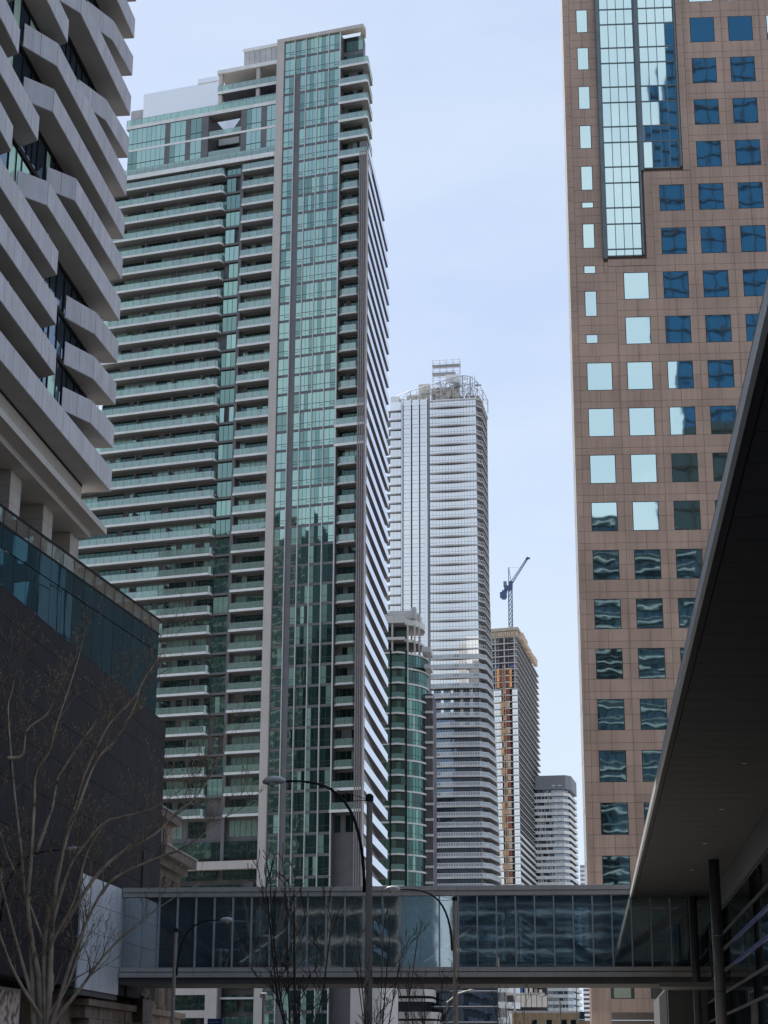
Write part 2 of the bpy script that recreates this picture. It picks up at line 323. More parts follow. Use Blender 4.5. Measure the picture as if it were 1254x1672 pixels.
# ================================================================== brown granite tower
bt = root('office_tower', 'pinkish brown granite office tower with square mirrored windows and a stepped glass curtain wall', 'office building', (0.36, 142.0, 0), 2)
TOP = 128.0
b = MB(); b.prism([(0.03,0.07),(33,0.07),(33,40),(9,40),(9,7.5),(0.9,7.5)], 9.4, TOP); b.box(0.05, 1.44, 0.07, 5, 0, 9.4)
b.build('core_wall', M['joint'], bt)
# pillar at the foot
k = 0
for z in [8.75, 7.0, 5.25, 3.5, 1.75]:
    box('granite_panel', bt, M['granite'], 0.0, 1.47, 0.0, 0.068, z-1.72, z)
BAY, FL, Z0, U0 = 3.335, 4.075, 59.34, 0.53
panels = []     # u0,u1,z0,z1
wins = []
G_ = 0.024
def pan(u0, u1, z0, z1): panels.append((u0+G_/2, u1-G_/2, z0+G_/2, z1-G_/2))
def curtain(bay_u, z):   # True where the curtain wall replaces granite
    return (2.87 <= bay_u < 6.30 and z > 68.5) or (6.30 <= bay_u < 9.93 and z > 76.7)
for fl in range(-16, 13):
    zt = Z0 - FL*fl; zb = zt - FL
    # edge strip
    for a, c in ((0, .6), (.6, 1.83), (1.83, 3.07), (3.07, FL)): pan(0.0, U0, zt-c, zt-a)
    for i in range(9):
        u = U0 + BAY*i; narrow = (i == 0 and zt > 60)
        if i == 1 and zb > 68: continue
        if i == 1 and fl == -3: pass
        if i == 2 and zb > 75: continue
        if narrow: continue
        top_cut = None
        if i == 1 and fl == -3: continue
        wu0, wu1 = u+0.62, u+2.72
        if i == 1 and fl == -3: continue
        pan(u, u+BAY/2, zt-.6, zt); pan(u+BAY/2, u+BAY, zt-.6, zt)
        for (a, c) in ((.6, 1.83), (1.83, 3.07)):
            pan(u, wu0, zt-c, zt-a); pan(wu1, u+BAY, zt-c, zt-a)
        pan(u, u+BAY/2, zb, zt-3.07); pan(u+BAY/2, u+BAY, zb, zt-3.07)
        wins.append((wu0, wu1, zt-3.07, zt-.6, i, fl))
# narrow-window strip left of the curtain wall
NW = [(92.55,90.25),(88.72,86.5),(84.85,82.6),(81.0,78.75),(77.05,74.75),(73.6,73.05),(71.55,69.25),(67.62,66.9),(65.27,62.95),(61.3,60.5)]
zz = 96.4
while zz < 122: NW.insert(0, (zz, zz-2.3)); zz += 3.86
zprev = TOP
cut_top = TOP
for (zt, zb) in NW:
    um = 3.86 if zt < 67 else 2.85
    zm = (cut_top + zt)/2 if cut_top-zt > 1.2 and cut_top < TOP-1 else None
    if cut_top == TOP: cut_top = zt+1.5
    segs = [(zt, cut_top)] if not zm else [(zm, cut_top), (zt, zm)]
    for (a, c) in segs:
        pan(U0, 1.65, a, c); pan(1.65, um, a, c)
    pan(U0, 1.16, zb, zt) if zt-zb < 1 else (pan(U0, 1.16, (zt+zb)/2, zt), pan(U0, 1.16, zb, (zt+zb)/2))
    pan(2.16, um, zb, zt) if zt-zb < 1 else (pan(2.16, um, (zt+zb)/2, zt), pan(2.16, um, zb, (zt+zb)/2))
    wins.append((1.16, 2.16, zb, zt, -1, 0)); cut_top = zb
pan(U0, 1.65, 59.34+.0, cut_top); pan(1.65, 3.86, 59.34, cut_top)
pan(3.2, 5.2, 67.52, 68.15); pan(5.2, 7.2, 67.52, 68.15)
for k in range(4): pan(6.5, 7.2, 68.15+k*2.05, 68.15+(k+1)*2.05)
z = 76.4
while z < TOP-2: pan(9.93, U0+3*BAY, z, z+2.04); z += 2.04
pan(7.2, 8.85, 75.64, 76.35); pan(8.85, U0+3*BAY, 75.64, 76.35)
pan(2.87, 3.2, 66.9, 67.9); pan(3.2, 3.86, 66.9, 67.5)
panels = [p for p in panels if p[1]-p[0] > .05 and p[3]-p[2] > .05]
cen = lambda p: (p[0]+p[1])/2
vis = lambda p: p[2] < 97 and p[0] < 18 and (p[3] > 16) and (p[3] > 16 + (cen(p)-3)*3.1)
order = sorted(panels, key=lambda p: (0 if vis(p) else 1, p[2] + 0.3*p[0]))
singles = order[:290]; rest = order[290:]
for (a, c, z0, z1) in singles: box('granite_panel', bt, M['granite'], a, c, 0.0, 0.068, z0, z1)
b = MB()
for (a, c, z0, z1) in rest: b.box(a, c, 0.0, 0.068, z0, z1)
b.build('granite_panel', M['granite'], bt, 'stuff')
# side face, thin vertical light cladding strips
b = MB()
for kz in range(int((TOP-9)/4.075)):
    b.box(-0.02, 0.03, 0.3, 2.6, 9.5+kz*4.075, 9.5+kz*4.075+3.98); b.box(-0.02, 0.03, 2.9, 5.6, 9.5+kz*4.075, 9.5+kz*4.075+3.98)
sd = b.build('side_cladding', M['wt_grey'], bt)
for (a, c, z0, z1, i, fl) in wins:
    if z1 < 9.4: continue
    w = box('window', bt, M['bronze'], a, c, 0.02, 0.10, z0, z1)
    p = box('pane', bt, M['brown_win'], a+.05, c-.05, -0.002+.012, 0.05, z0+.05, z1-.05)
    p.parent = w; p.matrix_parent_inverse = Matrix.Diagonal((c-a, .08, z1-z0, 1)).inverted() @ Matrix.Translation((-(a+c)/2, -.06, -(z0+z1)/2))
# curtain walls
def curt(u0, u1, n, zb, zt, side):
    fr = MB(); w = (u1-u0)/n
    lines = [zb]
    z = 92.48
    ls = []
    for kk in range(-9, 9):
        ls += [92.48-3.90*kk, 90.95-3.90*kk]
    ls = sorted([q for q in ls if zb+.25 < q < zt-.2]); ls = [zb] + ls + [zt]
    for q in ls: fr.box(u0-.04, u1+.04, -.05, .05, q-.05, q+.05)
    for i in range(n+1): fr.box(u0+w*i-.03, u0+w*i+.03, -.05, .05, zb, zt)
    fr.box(u0-.36, u0-.045, -.30, .06, zb-.3, zt); fr.box(u1+.045, u1+.20, -.25, .06, zb, zt)
    fr.build('curtain_wall_frame', M['grey_frame'], bt)
    for i in range(n):
        for a, c in zip(ls[:-1], ls[1:]):
            box('pane', bt, M['curtain_glass'], u0+w*i+.03, u0+w*(i+1)-.03, 0.0, .04, a+.05, c-.05)
curt(3.22, 6.12, 4, 68.45, TOP, 0)
curt(6.62, 9.66, 4, 76.66, TOP, 1)
box('glazing_corner', bt, M['grey_frame'], 6.16+.17, 6.26, -.2, .06, 68.45, 76.6)
# sheltered entry at the foot: beige soffit and back wall seen under the bridge
box('entry_soffit', bt, M['bridge_dark'], 1.6, 33, 0.2, 39, 8.9, 9.35)
for z in (7.9, 6.2, 4.5, 2.8, 1.1): box('stone_course', bt, M['beige'], 1.5, 6.6, 14.0, 14.4, z-1.66, z)
box('entry_side_wall', bt, M['col_dark'], 5.6, 6.0, 1.0, 13.9, 0, 8.85)

# ================================================================== green glass tower
gt = root('condo_tower', 'tall green glass condo tower with long stacked balconies and a pale concrete column', 'condo tower', (-34.2, 285.0, 0), -13)
DX, DY = -0.225, 0.974            # west side runs straight down the street in local terms
def west(y): return y*DX/DY
b = MB()
b.prism([(-17.7,0.25),(-5.45,0.25),(-5.45,1.7),(-1.6,1.7),(-1.6,0.1),(west(0.1)-.1,0.1),(west(34)-1.5,34),(-56,34),(-51,1.95),(-17.7,1.95)], 0, 160.0)
b.prism([(-17.7,0.25),(-5.45,0.25),(-5.45,1.7),(-1.6,1.7),(-2.3,4.6),(-17.7,9)], 160.0, 182.6)
b.prism([(-31.1,9.0),(-24.7,1.9),(-17.7,1.9),(-17.7,30),(-31,30)], 160.0, 171.4)
b.prism([(-47.7,1.9),(-31.35,1.9),(-31.35,30),(-47.7,30)], 160.0, 171.4)
b.build('core_wall', M['spandrel'], gt)
box('column', gt, M['concrete_light'], -17.75, -16.35, -0.35, 1.0, 0, 183.65)
tb = MB(); tb.box(-16.35, -1.0, -0.35, 1.2, 182.95, 183.65); tb.prism([(-2.0,1.2),(-1.0,1.2),(-1.0+west(3.4),3.4),(-2.2+west(3.4),3.4)], 182.95, 183.65)
tb.build('top_beam', M['concrete_light'], gt)
SL = [157.9 - 3.418*i for i in range(36)]         # slab undersides
UP = [160.94, 164.55, 168.19, 171.85, 175.53, 179.24]
# --- glazed bay
LV = sorted(SL + UP); LV = [z for z in LV if z > 33]
LV = [34.9 - 3.418*i for i in range(9, -1, -1) if 34.9-3.418*i > 0.5] + LV[0:] + [182.95]
LV = sorted(set(round(z, 3) for z in LV))
LV = [LV[0]] + [z for a_, z in zip(LV[:-1], LV[1:]) if z-a_ > 1.5]
XM = [-16.3, -14.25, -12.05, -9.85, -7.65, -5.5]
fins = MB()
for x in XM[1:-1]: fins.box(x-.055, x+.055, -.20, .14, 0, 182.9)
fins.box(-5.56, -5.40, -.12, .2, 0, 182.9)
fins.build('mullion_fin', M['fin_white'], gt, 'stuff')
sp = MB(); trm = MB(); hi_panes = {0: MB(), 1: MB(), 2: MB()}
pm = [M['green_pane'], M['green_pane_b'], M['green_blind']]
npane = 0
for li, (z0, z1) in enumerate(zip(LV[:-1], LV[1:])):
    sp.box(-16.35, -5.45, .02, .15, z0-.02, z0+.42)
    for bi in range(5):
        xa, xb = XM[bi]+.07, XM[bi+1]-.07
        nn = {0: 2, 1: 2, 2: 3, 3: 3, 4: 2}[bi]
        w = (xb-xa)/nn
        for k in range(nn):
            if bi == 1 and k == 0 and z0 < 172:
                if True:
                    sp.box(xa+w*k, xa+w*(k+1), .02, .15, z0+.42, z1-.02)
                continue
            a, c = xa+w*k+.02, xa+w*(k+1)-.02
            sel = random.choices((0, 1, 2), (0.62, 0.28, 0.10))[0]
            if bi == 3 and k == 0: sel = 2 if random.random() < .8 else 0
            if npane < 295 and z0 > 30:
                box('pane', gt, pm[sel], a, c, .06, .12, z0+.46, z1-.04); npane += 1
            else: hi_panes[sel].box(a, c, .06, .12, z0+.46, z1-.04)
            trm.box(a, c, .03, .10, z0+1.38, z0+1.46)
            trm.box(c, c+.04, .03, .14, z0+.42, z1-.02)
            if k == nn-1 and random.random() < .75: trm.box(a, c, .03, .10, z0+.95, z0+1.02)
sp.build('spandrel_panel', M['spandrel'], gt, 'stuff'); trm.build('window_frame', M['bronze'], gt, 'stuff')
for s_ in (0, 1, 2): hi_panes[s_].build('pane', pm[s_], gt, 'stuff')

# --- recessed window walls behind the balconies
def window_wall(parent, x0, x1, y, levels, w=1.0, h0=0.5, ms=None, frame=None, seed=3, top_gap=.35):
    rnd = random.Random(seed)
    ms = ms or [M['recess'], M['recess_lt'], M['green_pane_b']]
    pb = MB(); fb = MB()
    n = max(1, round((x1-x0)/w)); w = (x1-x0)/n
    for z0, z1 in levels:
        cl = rnd.choice((0, 0, 1))
        for i in range(n):
            if rnd.random() < .22: cl = rnd.choices((0, 1, 2), (.5, .28, .22))[0]
            if rnd.random() < .10: continue
            pb.box(x0+w*i+.03, x0+w*(i+1)-.03, y-.06, y, z0+h0*0, z1-top_gap, cl)
            fb.box(x0+w*i-.035, x0+w*i+.035, y-.09, y+.02, z0, z1-top_gap+.02)
    pb.build('window_wall', ms, parent, 'stuff'); fb.build('window_frame', frame or M['bronze'], parent, 'stuff')
def railing(parent, pts, z0, z1, m, post=2.4):
    b = MB(); b.wall(pts, .02, z0, z1, 0)
    b.wall(pts, .05, z1, z1+.05, 1)
    for a, c in zip(pts[:-1], pts[1:]):
        d = Vector(c)-Vector(a); L = d.length; n = max(1, round(L/1.55))
        for i in range(n+1):
            p = Vector(a)+d*(i/n); b.box(p.x-.02, p.x+.02, p.y-.025, p.y+.03, z0, z1, 1)
    return b.build('glass_railing', [m, M['grey_frame']], parent)
G1 = []
levels = [(z+.45, z+3.418) for z in SL]
window_wall(gt, -51.0, -27.9, 1.92, levels, 1.05, seed=5); window_wall(gt, -62.0, -51.0, 1.92, levels[16:], 1.05, seed=15)
box('side_wing', gt, M['spandrel'], -62, -51, 1.98, 20, 0, 103)
window_wall(gt, -23.8, -17.8, 1.92, levels, 0.95, seed=6)
window_wall(gt, -5.3, -1.7, 1.68, levels + [(z+.45, z+3.6) for z in UP], 0.9, seed=7, ms=[M['recess'], M['recess'], M['recess_lt']])
# stack of narrow windows between the balcony groups
window_wall(gt, -27.6, -24.9, 1.25, [(z+.35, z+3.38) for z in SL[:-2]], 0.9, seed=8, ms=[M['green_pane_b'], M['green_blind'], M['green_pane']])
b = MB()
for z in SL[:-1]: b.box(-27.7, -24.85, 1.1, 1.9, z-.05, z+.35)
b.box(-24.85, -24.25, 1.0, 1.9, 34, 160); b.build('spandrel_panel', M['spandrel'], gt)
rb = random.Random(4)
def balcony(x0, x1, z, yin=1.9, yout=0.0, right_in=0.0):
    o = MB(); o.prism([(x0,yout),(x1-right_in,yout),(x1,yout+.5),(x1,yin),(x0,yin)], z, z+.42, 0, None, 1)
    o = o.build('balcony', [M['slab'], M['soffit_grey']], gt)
    pts = [(x0+.03,yin-.1),(x0+.03,yout+.06),(x1-right_in-.03,yout+.06),(x1-.03,yout+.5),(x1-.03,yin-.1)]
    railing(o, pts, z+.44, z+1.5, M['rail_glass'])
    return o
for i, z in enumerate(SL[:-1]):
    if i > 0 or True:
        balcony(-52.5 if z > 104 else -62, -27.85, z, right_in=.35); balcony(-24.15, -17.75, z)
dv = MB(); rb = random.Random(9)
for i, z in enumerate(SL[1:-1]):
    for x in (-43.2, -36.6, -31.0): dv.box(x-.04, x+.04, .35, 1.9, z+.45, z+2.6)
dv.build('balcony_divider', M['spandrel'], gt, 'stuff')
# things left out on balconies: chairs, planters as small boxes of furniture
fb = MB()
for i, z in enumerate(SL[1:-1]):
    for _ in range(6):
        if rb.random() < .6:
            x = rb.uniform(-44, -18.5)
            if -28 < x < -24: continue
            w = rb.uniform(.3, .9); h = rb.uniform(.4, 1.0)
            fb.box(x, x+w, .6, 1.2, z+.5, z+.5+h*.5); fb.box(x, x+.12, .6, 1.2, z+.5, z+.5+h)
fb.build('balcony_furniture', M['fin_brown'], gt, 'stuff')
# corner balconies
big = [UP[0], UP[1], UP[2], UP[3], UP[4]-.0]
def corner_big(z):
    o = MB(); o.prism([(-5.7,-.15),(-0.35,-.15),(-0.1,.1),(-1.9,7.6),(-2.6,7.6),(-1.7,1.7),(-5.4,1.7),(-5.7,.1)], z-.05, z+.40, 0, None, 1)
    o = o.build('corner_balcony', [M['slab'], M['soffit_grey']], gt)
    railing(o, [(-5.66,-.1),(-0.4,-.1),(-0.15,.15),(-1.92,7.5)], z+.42, z+1.45, M['rail_glass'])
for z in UP[0:5]: corner_big(z)
corner_big(UP[0]-3.62)
midbig = [14, 15, 16-1+0]
for i, z in enumerate(SL[1:-1], 1):
    if i in (14, 15, 16) or i in (34, 33, 35): corner_big(z)
    else:
        o = MB(); o.prism([(-5.3,.5),(-4.6,0),(-1.95,0),(-1.6,.45),(-1.6,1.7),(-5.3,1.7)], z, z+.36, 0, None, 1)
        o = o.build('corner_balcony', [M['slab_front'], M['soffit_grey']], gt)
        railing(o, [(-5.3,.5),(-4.6,.05),(-1.95,.05),(-1.62,.5),(-1.62,1.6)], z+.36, z+1.42, M['rail_glass'])
# brown fins on the corner pier
b = MB()
for x in (-1.5, -1.12, -0.74, -0.36): b.box(x, x+.2, -.18, .12, 0, 158)
b.build('corner_fin', M['fin_brown'], gt); box('corner_pier', gt, M['soffit_grey'], -1.6, -0.05, -.02, .15, 0, 158)
box('corner_edge', gt, M['concrete_light'], -0.12, 0.02, -.16, .16, 0, 158)
# west balconies: long slabs with frosted rail, running straight down the street
def P2(xo, y): return (west(y)+xo, y)
for i in range(-1, 46):
    z = SL[0] - 3.418*i
    if z < 4: break
    y1 = 35.5 if i > 2 else (33.0 if i > 0 else 27.0)
    if i < 0: continue
    sl = MB(); sl.prism([P2(0,.9), P2(0,y1), P2(-1.6,y1), P2(-1.6,.9)], z, z+.3, 0, 0, 0)
    o = sl.build('west_balcony', M['west_dark'], gt)
    rl = MB(); rl.prism([P2(.05,.9), P2(.05,y1), P2(-.02,y1), P2(-.02,.9)], z+.02, z+1.50)
    rl.build('frosted_railing', M['rail_west'], o)
# top: terrace levels
def strip(name, pts, z0, z1, m, mb=None):
    b = MB(); b.prism(pts, z0, z1, 0, None, 1); return b.build(name, [m, mb or M['soffit_grey']], gt)
strip('terrace_slab', [(-50,-.05),(-17.75,-.05),(-17.75,2),(-50,2)], 160.05, 160.95, M['slab'])
railing(gt, [(-50,.0),(-17.75,.0)], 160.95, 162.1, M['rail_glass'])
strip('parapet_slab', [(-48.2,.2),(-17.75,.2),(-17.75,3),(-48.2,3)], 170.75, 171.45, M['slab'])
railing(gt, [(-48.2,.3),(-17.75,.3)], 171.5, 172.7, M['rail_glass'])
strip('floor_band', [(-47.75,.25),(-17.75,.25),(-17.75,1.2),(-47.75,1.2)], 166.0, 166.42, M['slab'])
strip('floor_band', [(-47.75,.25),(-17.75,.25),(-17.75,1.2),(-47.75,1.2)], 161.9, 162.25, M['slab'])
for (xa, xb) in ((-47.7,-40.1),(-39.1,-35.9),(-34.9,-32.7),(-23.7,-20.8),(-19.7,-17.9)):
    for (z0, z1) in ((162.3,166.0),(166.42,170.6)):
        n = max(1, round((xb-xa)/.95)); w = (xb-xa)/n
        for k in range(n): box('upper_pane', gt, random.choice(pm[:2]) if random.random() < .3 else pm[0], xa+w*k+.03, xa+w*(k+1)-.03, .3, .36, z0, z1)
        box('window_sill', gt, M['bronze'], xa, xb, .25, .38, z0+1.1, z0+1.2)
for (xa, xb) in ((-40.1,-39.1),(-35.9,-34.9),(-32.7,-31.35),(-24.8,-23.7),(-20.8,-19.7)):
    box('grey_pier', gt, M['spandrel'], xa, xb, .3, 1.9, 162.2, 170.7)
box('back_wall', gt, M['spandrel'], -47.7, -31.35, .4, 1.9, 160.9, 170.75); box('back_wall', gt, M['spandrel'], -24.8, -17.8, .4, 1.9, 160.9, 170.75)
for z in (162.3, 166.45):
    pv = MB(); pv.wall([(-31.3,.5),(-24.8,.5)], .02, z, z+1.1); pv.build('glass_railing', M['rail_glass'], gt)
for zc in (162.25, 166.42): box('white_screen', gt, M['white_tower'], -31.1, -26.0, 4.4, 4.6, zc+.2, zc+2.6)
# terrace pavilion
strip('pavilion_roof', [(-31.2,3.0),(-17.75,3.0),(-17.75,12),(-31.2,12)], 180.9, 181.7, M['slab'], M['concrete_light'])
for x in (-30.6, -23.0): box('pavilion_column', gt, M['concrete_light'], x-.35, x+.35, 3.3, 4.0, 171.4, 180.9)
strip('pavilion_floor', [(-31.0,3.0),(-17.75,3.0),(-17.75,8),(-31,8)], 176.6, 177.2, M['slab'], M['west_dark'])
railing(gt, [(-31.0,3.1),(-17.75,3.1)], 177.2, 178.4, M['rail_glass']); railing(gt, [(-30.4,2.2),(-17.75,2.2)], 172.7, 174.2, M['rail_glass'])
box('pavilion_wall', gt, M['wt_grey'], -28.5, -17.75, 9.0, 9.4, 171.4, 180.9)
# mechanical box with ribbed panels
for k in range(9): box('louvre_panel', gt, M['raw_concrete'], -27.6+k*1.12, -27.6+k*1.12+1.06, 7.0, 7.2, 181.7, 187.2)
box('mechanical_room', gt, M['fin_brown'], -27.5, -17.6, 7.1, 18, 181.7, 187.2); box('mechanical_cap', gt, M['slab'], -27.8, -17.5, 6.8, 18.2, 187.2, 187.8)
for x in (-25.5, -24.0, -19.5): box('roof_pipe', gt, M['wt_grey'], x, x+.3, 8, 8.3, 187.8, 188.4)
# white penthouse behind
wp = MB(); wp.box(-49.5, -31.6, 9, 22, 171, 183.4); wp.box(-38.0, -31.4, 8.8, 14, 183.4, 184.4); wp.build('white_penthouse', M['white_clad'], gt)
for x in (-47.2, -45.8, -44.3, -42.4): box('penthouse_pipe', gt, M['wt_grey'], x, x+.12, 8.8, 8.95, 173, 177.5)
box('grey_lift_tower', gt, M['raw_concrete'], -52.6, -49.6, 10, 20, 150, 180.8)
# podium frame at the foot
box('podium_beam', gt, M['concrete_light'], -46, -17.8, -.6, .8, 33.3, 34.6)
window_wall(gt, -46, -17.9, 1.2, [(34.9-3.418*k+.3, 34.9-3.418*(k-1)-.1) for k in range(0, 10)], 1.1, seed=12, ms=[M['recess'], M['recess'], M['green_pane_b']])
for z in (29.3, 25.0, 20.6): box('podium_slab', gt, M['slab_front'], -26, -17.8, .3, 1.9, z, z+.35)
box('podium_pier', gt, M['concrete_light'], -26.0, -24.0, -.5, .9, 0, 17.2); box('podium_pier', gt, M['soffit_grey'], -24.0, -23.8, -.4, .9, 0, 17.2)
for z in (13.9, 10.4, 6.9, 3.4): box('podium_beam', gt, M['concrete_light'], -46, -26.0, -.4, .8, z, z+1.15)
for z in (13.2, 8.6): box('podium_slab', gt, M['slab_front'], -23.8, -17.8, .3, 1.9, z, z+.3)
box('corner_block', gt, M['concrete_light'], -1.6, 3.2, -.6, 8, 0, 17.5)

# ================================================================== round green tower
rt = root('apartment_tower', 'rounded green glass apartment tower with white bands and a grey rooftop room', 'apartment tower', (-33.2, 375.0, 0), 0)
def arc(cx, cy, r, a0, a1, n=14): return [(cx+r*math.cos(R(a0+(a1-a0)*i/n)), cy+r*math.sin(R(a0+(a1-a0)*i/n))) for i in range(n+1)]
CX, CY, RR = -7.2, 8.2, 8.3
rim = [(-10.2, -0.1), (-6.0, -0.1)] + arc(CX, CY, RR, -62, 20) + [(0.4, 20), (-10.2, 20)]
RZ = [87.9 - 3.26*i for i in range(0, 27)]
b = MB(); b.prism([(-10,0.6),(-3.6,0.6)] + arc(CX, CY, RR-.35, -60, 18) + [(0,20),(-10,20)], 0, 88); b.build('core_wall', M['core_dark'], rt)
for z in RZ:
    if z < 17: break
    s_ = MB()
    s_.prism([(-6.0,-.15),(-4.6,-.7),(-2.9,.35)] + arc(CX, CY, RR+.12, -58, 22) + [(0,12),(-6.0,12)], z-.33, z+.05, 0, None, 1)
    s_.prism([(-10.2,-.1),(-6.2,-.1),(-6.2,3),(-10.2,3)], z-.33, z+.05, 0, None, 1)
    s_.build('floor_band', [M['slab_front'], M['soffit_grey']], rt)
pb = MB(); fb = MB(); rnd = random.Random(21)
pts = arc(CX, CY, RR-.1, -60, 20, 13)
for z in RZ[1:]:
    for a, c in zip(pts[:-1], pts[1:]):
        pb.wall([a, c], .05, z+.1, z+2.9, rnd.choices((0, 1, 2), (.5, .38, .12))[0]); fb.tube([(a[0], a[1], z), (a[0], a[1], z+3)], .06, 4)
    fb.wall(pts, -.05, z+1.0, z+1.1)
    for k in range(3): pb.box(-5.9+k*1.0, -4.95+k*1.0, .55, .62, z+.1, z+2.9, rnd.choice((0, 1, 1)))
    for k in range(4): pb.box(-10.1+k*.98, -9.2+k*.98, .2, .27, z+.1, z+2.9, rnd.choice((0, 0, 1)))
    pb.wall([(-5.9,-.15),(-4.6,-.65),(-3.0,.3)], .03, z+.05, z+1.1, 3)
pb.build('window_pane', [M['green_dark'], M['recess'], M['green_pane_b'], M['recess']], rt, 'stuff'); fb.build('window_frame', M['bronze'], rt, 'stuff')
for x in (-6.25, -2.95): box('dark_pilaster', rt, M['black'], x, x+.3, -.25 if x < -4 else .1, .6, 0, 88.3)
for z in (90.8, 94.5):
    s_ = MB(); s_.prism([(-10.2,-.4),(-3.0,-.4)] + arc(CX-.4, CY, RR-.2, -58, 22) + [(0,12),(-10,12)], z-.3, z+.3 if z < 92 else z+1.2, 0, None, 1); s_.build('roof_slab', [M['slab_front'], M['soffit_grey']], rt)
for x, y in ((-5.8,.2),(-2.6,1.2),(-1.2,2.6),(-.4,4.2)): box('roof_column', rt, M['concrete_light'], x-.17, x+.17, y-.17, y+.17, 88, 94.4)
box('set_back_wall', rt, M['recess'], -10, -3.0, 3.4, 3.8, 88, 94.4)
s_ = MB(); s_.box(-8.6, -1.5, 1.5, 12, 95.6, 97.3); s_.box(-1.9, -.9, 1.7, 4, 95.6, 98.1); s_.box(-1.5, -.2, 4, 9, 95.6, 97.2); s_.build('rooftop_room', M['raw_concrete'], rt)
# dark slot and rear wing between the round tower and the white tower
b = MB(); b.box(0.7, 2.3, 6, 16, 0, 80); b.build('rear_wing', M['core_dark'], rt)
for i in range(24): box('rear_slab', rt, M['slab_front'], .7, 2.4, 5.6, 6.2, 79-3.26*i, 79.5-3.26*i)
b = MB(); b.prism([(.3,2),(2.2,2),(2.2,8),(.3,8)], 88.3, 89.4); b.prism([(.9,2),(2.2,2),(2.2,8),(.9,8)], 84.8, 85.6); b.build('rear_terrace', M['raw_concrete'], rt)
# stepped lower terraces
for (x0, x1, z, h, y0) in ((-6.2,.6,19.2,.55,-4.5),(-3.6,3.0,17.0,1.3,-6),(-6.6,3.0,15.9,.6,-5.5),(-3.6,4.2,12.6,1.3,-7),(-6.6,4.4,11.6,.6,-6.5),(-5,4.4,8,.9,-7)):
    s_ = MB(); s_.prism([(x0,y0),(x1-1.5,y0),(x1,y0+2.2),(x1,3),(x0,3)], z, z+h, 0, None, 1); s_.build('terrace_parapet', [M['concrete_light'], M['soffit_grey']], rt)
box('terrace_glazing', rt, M['office_dark'], -7, 2.6, -3.6, 3, 0, 19)
for z in (15.8, 12.4, 9.0, 5.6):
    s_ = MB(); s_.prism([(-9.5,-46),(-6.9,-30),(-6.9,-28.5),(-9.5,-44)], z, z+1.7); s_.build('side_balcony', M['slab'], rt)
box('side_wing', rt, M['office_dark'], -14, -9.6, -44, -8, 0, 18)

# ================================================================== white tower
wt = root('white_tower', 'slender white tower with wavy balcony edges, its lower floors dark with white rails', 'residential tower', (-30.09, 540.0, 0), -4)
WS = [57.81 + 3.0*i for i in range(-19, 43)] 
WS += [WS[-1] + 3.15*i for i in range(1, 8)]
WS = [z for z in WS if z > 2]
b = MB(); b.prism([(-27.4,2.6),(-14.8,2.6),(-14.8,2.3),(-.3,2.3),(0.2,3.2),(-.8,24),(-27.4,24)], 0, 208); b.build('core_wall', M['wt_grey'], wt)
rnd = random.Random(31)
pw = MB(); rail = MB(); inf = MB(); fr = MB()
for i, z in enumerate(WS):
    # wavy slab edge: shallow bow that dips in the middle left
    bow = 0.9 if z > 100 else 0.35
    n = 10; pts = []
    for k in range(n+1):
        t = k/n; x = -14.6 + t*(14.9 + (1.1 if z < 75 else 0.1)*max(0, t-.9)*5)
        y = 0.9 - bow*math.sin(math.pi*min(1, t*1.15))*0.9
        pts.append((x, y))
    ex = max(0, 150-z)
    right = [(2.0+ex*.012, 3.4), (2.2+ex*.024, 14), (1.2+ex*.026, 24), (0.0, 24), (0.4, 3)]
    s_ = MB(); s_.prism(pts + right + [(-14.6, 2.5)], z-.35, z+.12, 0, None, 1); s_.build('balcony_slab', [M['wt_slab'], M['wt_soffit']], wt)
    if i+1 < len(WS) or True:
        n2 = 15
        for k in range(n2):
            x0 = -14.6 + k*14.9/n2; x1 = x0 + 14.9/n2
            if z > 112:    # windows flush near the slab edge
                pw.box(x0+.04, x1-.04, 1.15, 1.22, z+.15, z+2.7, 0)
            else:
                pw.box(x0+.04, x1-.04, 2.1, 2.17, z+.15, z+2.7, 1 if z < 104 or (k+int(z)) % 3 else 0)  # darker panes below stand in for the dark mirrored there
        if 112 < z: fr.box(-14.6, .3, 1.1, 1.25, z+1.0, z+1.07)
        if z < 125:
            rp = pts + [right[0], right[1], right[2]]
            rail.wall([(p[0], p[1]+.06) for p in rp], .06, z+1.12, z+1.24); rail.wall([(p[0], p[1]+.06) for p in rp], .06, z+.12, z+.22)
            inf.wall([(p[0], p[1]+.1) for p in rp], .02, z+.2, z+1.12)
            for a, c in zip(rp[:-1], rp[1:]):
                L = math.hypot(c[0]-a[0], c[1]-a[1]); m_ = max(1, round(L/.95))
                for q in range(m_): 
                    x = a[0]+(c[0]-a[0])*q/m_; y = a[1]+(c[1]-a[1])*q/m_; rail.box(x-.05, x+.05, y+.02, y+.1, z+.12, z+1.2)
        else:
            rp = [(0.35,1.2), right[0], right[1], right[2]]
            rail.wall(rp, .06, z+1.1, z+1.22)
            for a, c in zip(rp[:-1], rp[1:]):
                for q in range(4): 
                    x = a[0]+(c[0]-a[0])*q/4; y = a[1]+(c[1]-a[1])*q/4; rail.box(x-.05, x+.05, y, y+.08, z+.12, z+1.2)
    if 118 < z < 206:
        s2 = MB(); s2.prism([(-29.3,1.6),(-24.0,1.2),(-24.0,3),(-29.3,8)], z-.3, z+.05, 0, None, 1); s2.build('left_balcony_slab', [M['wt_slab'], M['wt_soffit']], wt)
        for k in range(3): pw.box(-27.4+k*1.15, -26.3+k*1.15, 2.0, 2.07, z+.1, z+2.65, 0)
for k in range(15): 
    x = -14.6 + k*14.9/15; fr.box(x-.035, x+.035, 1.1, 1.25, 112, 208.3)
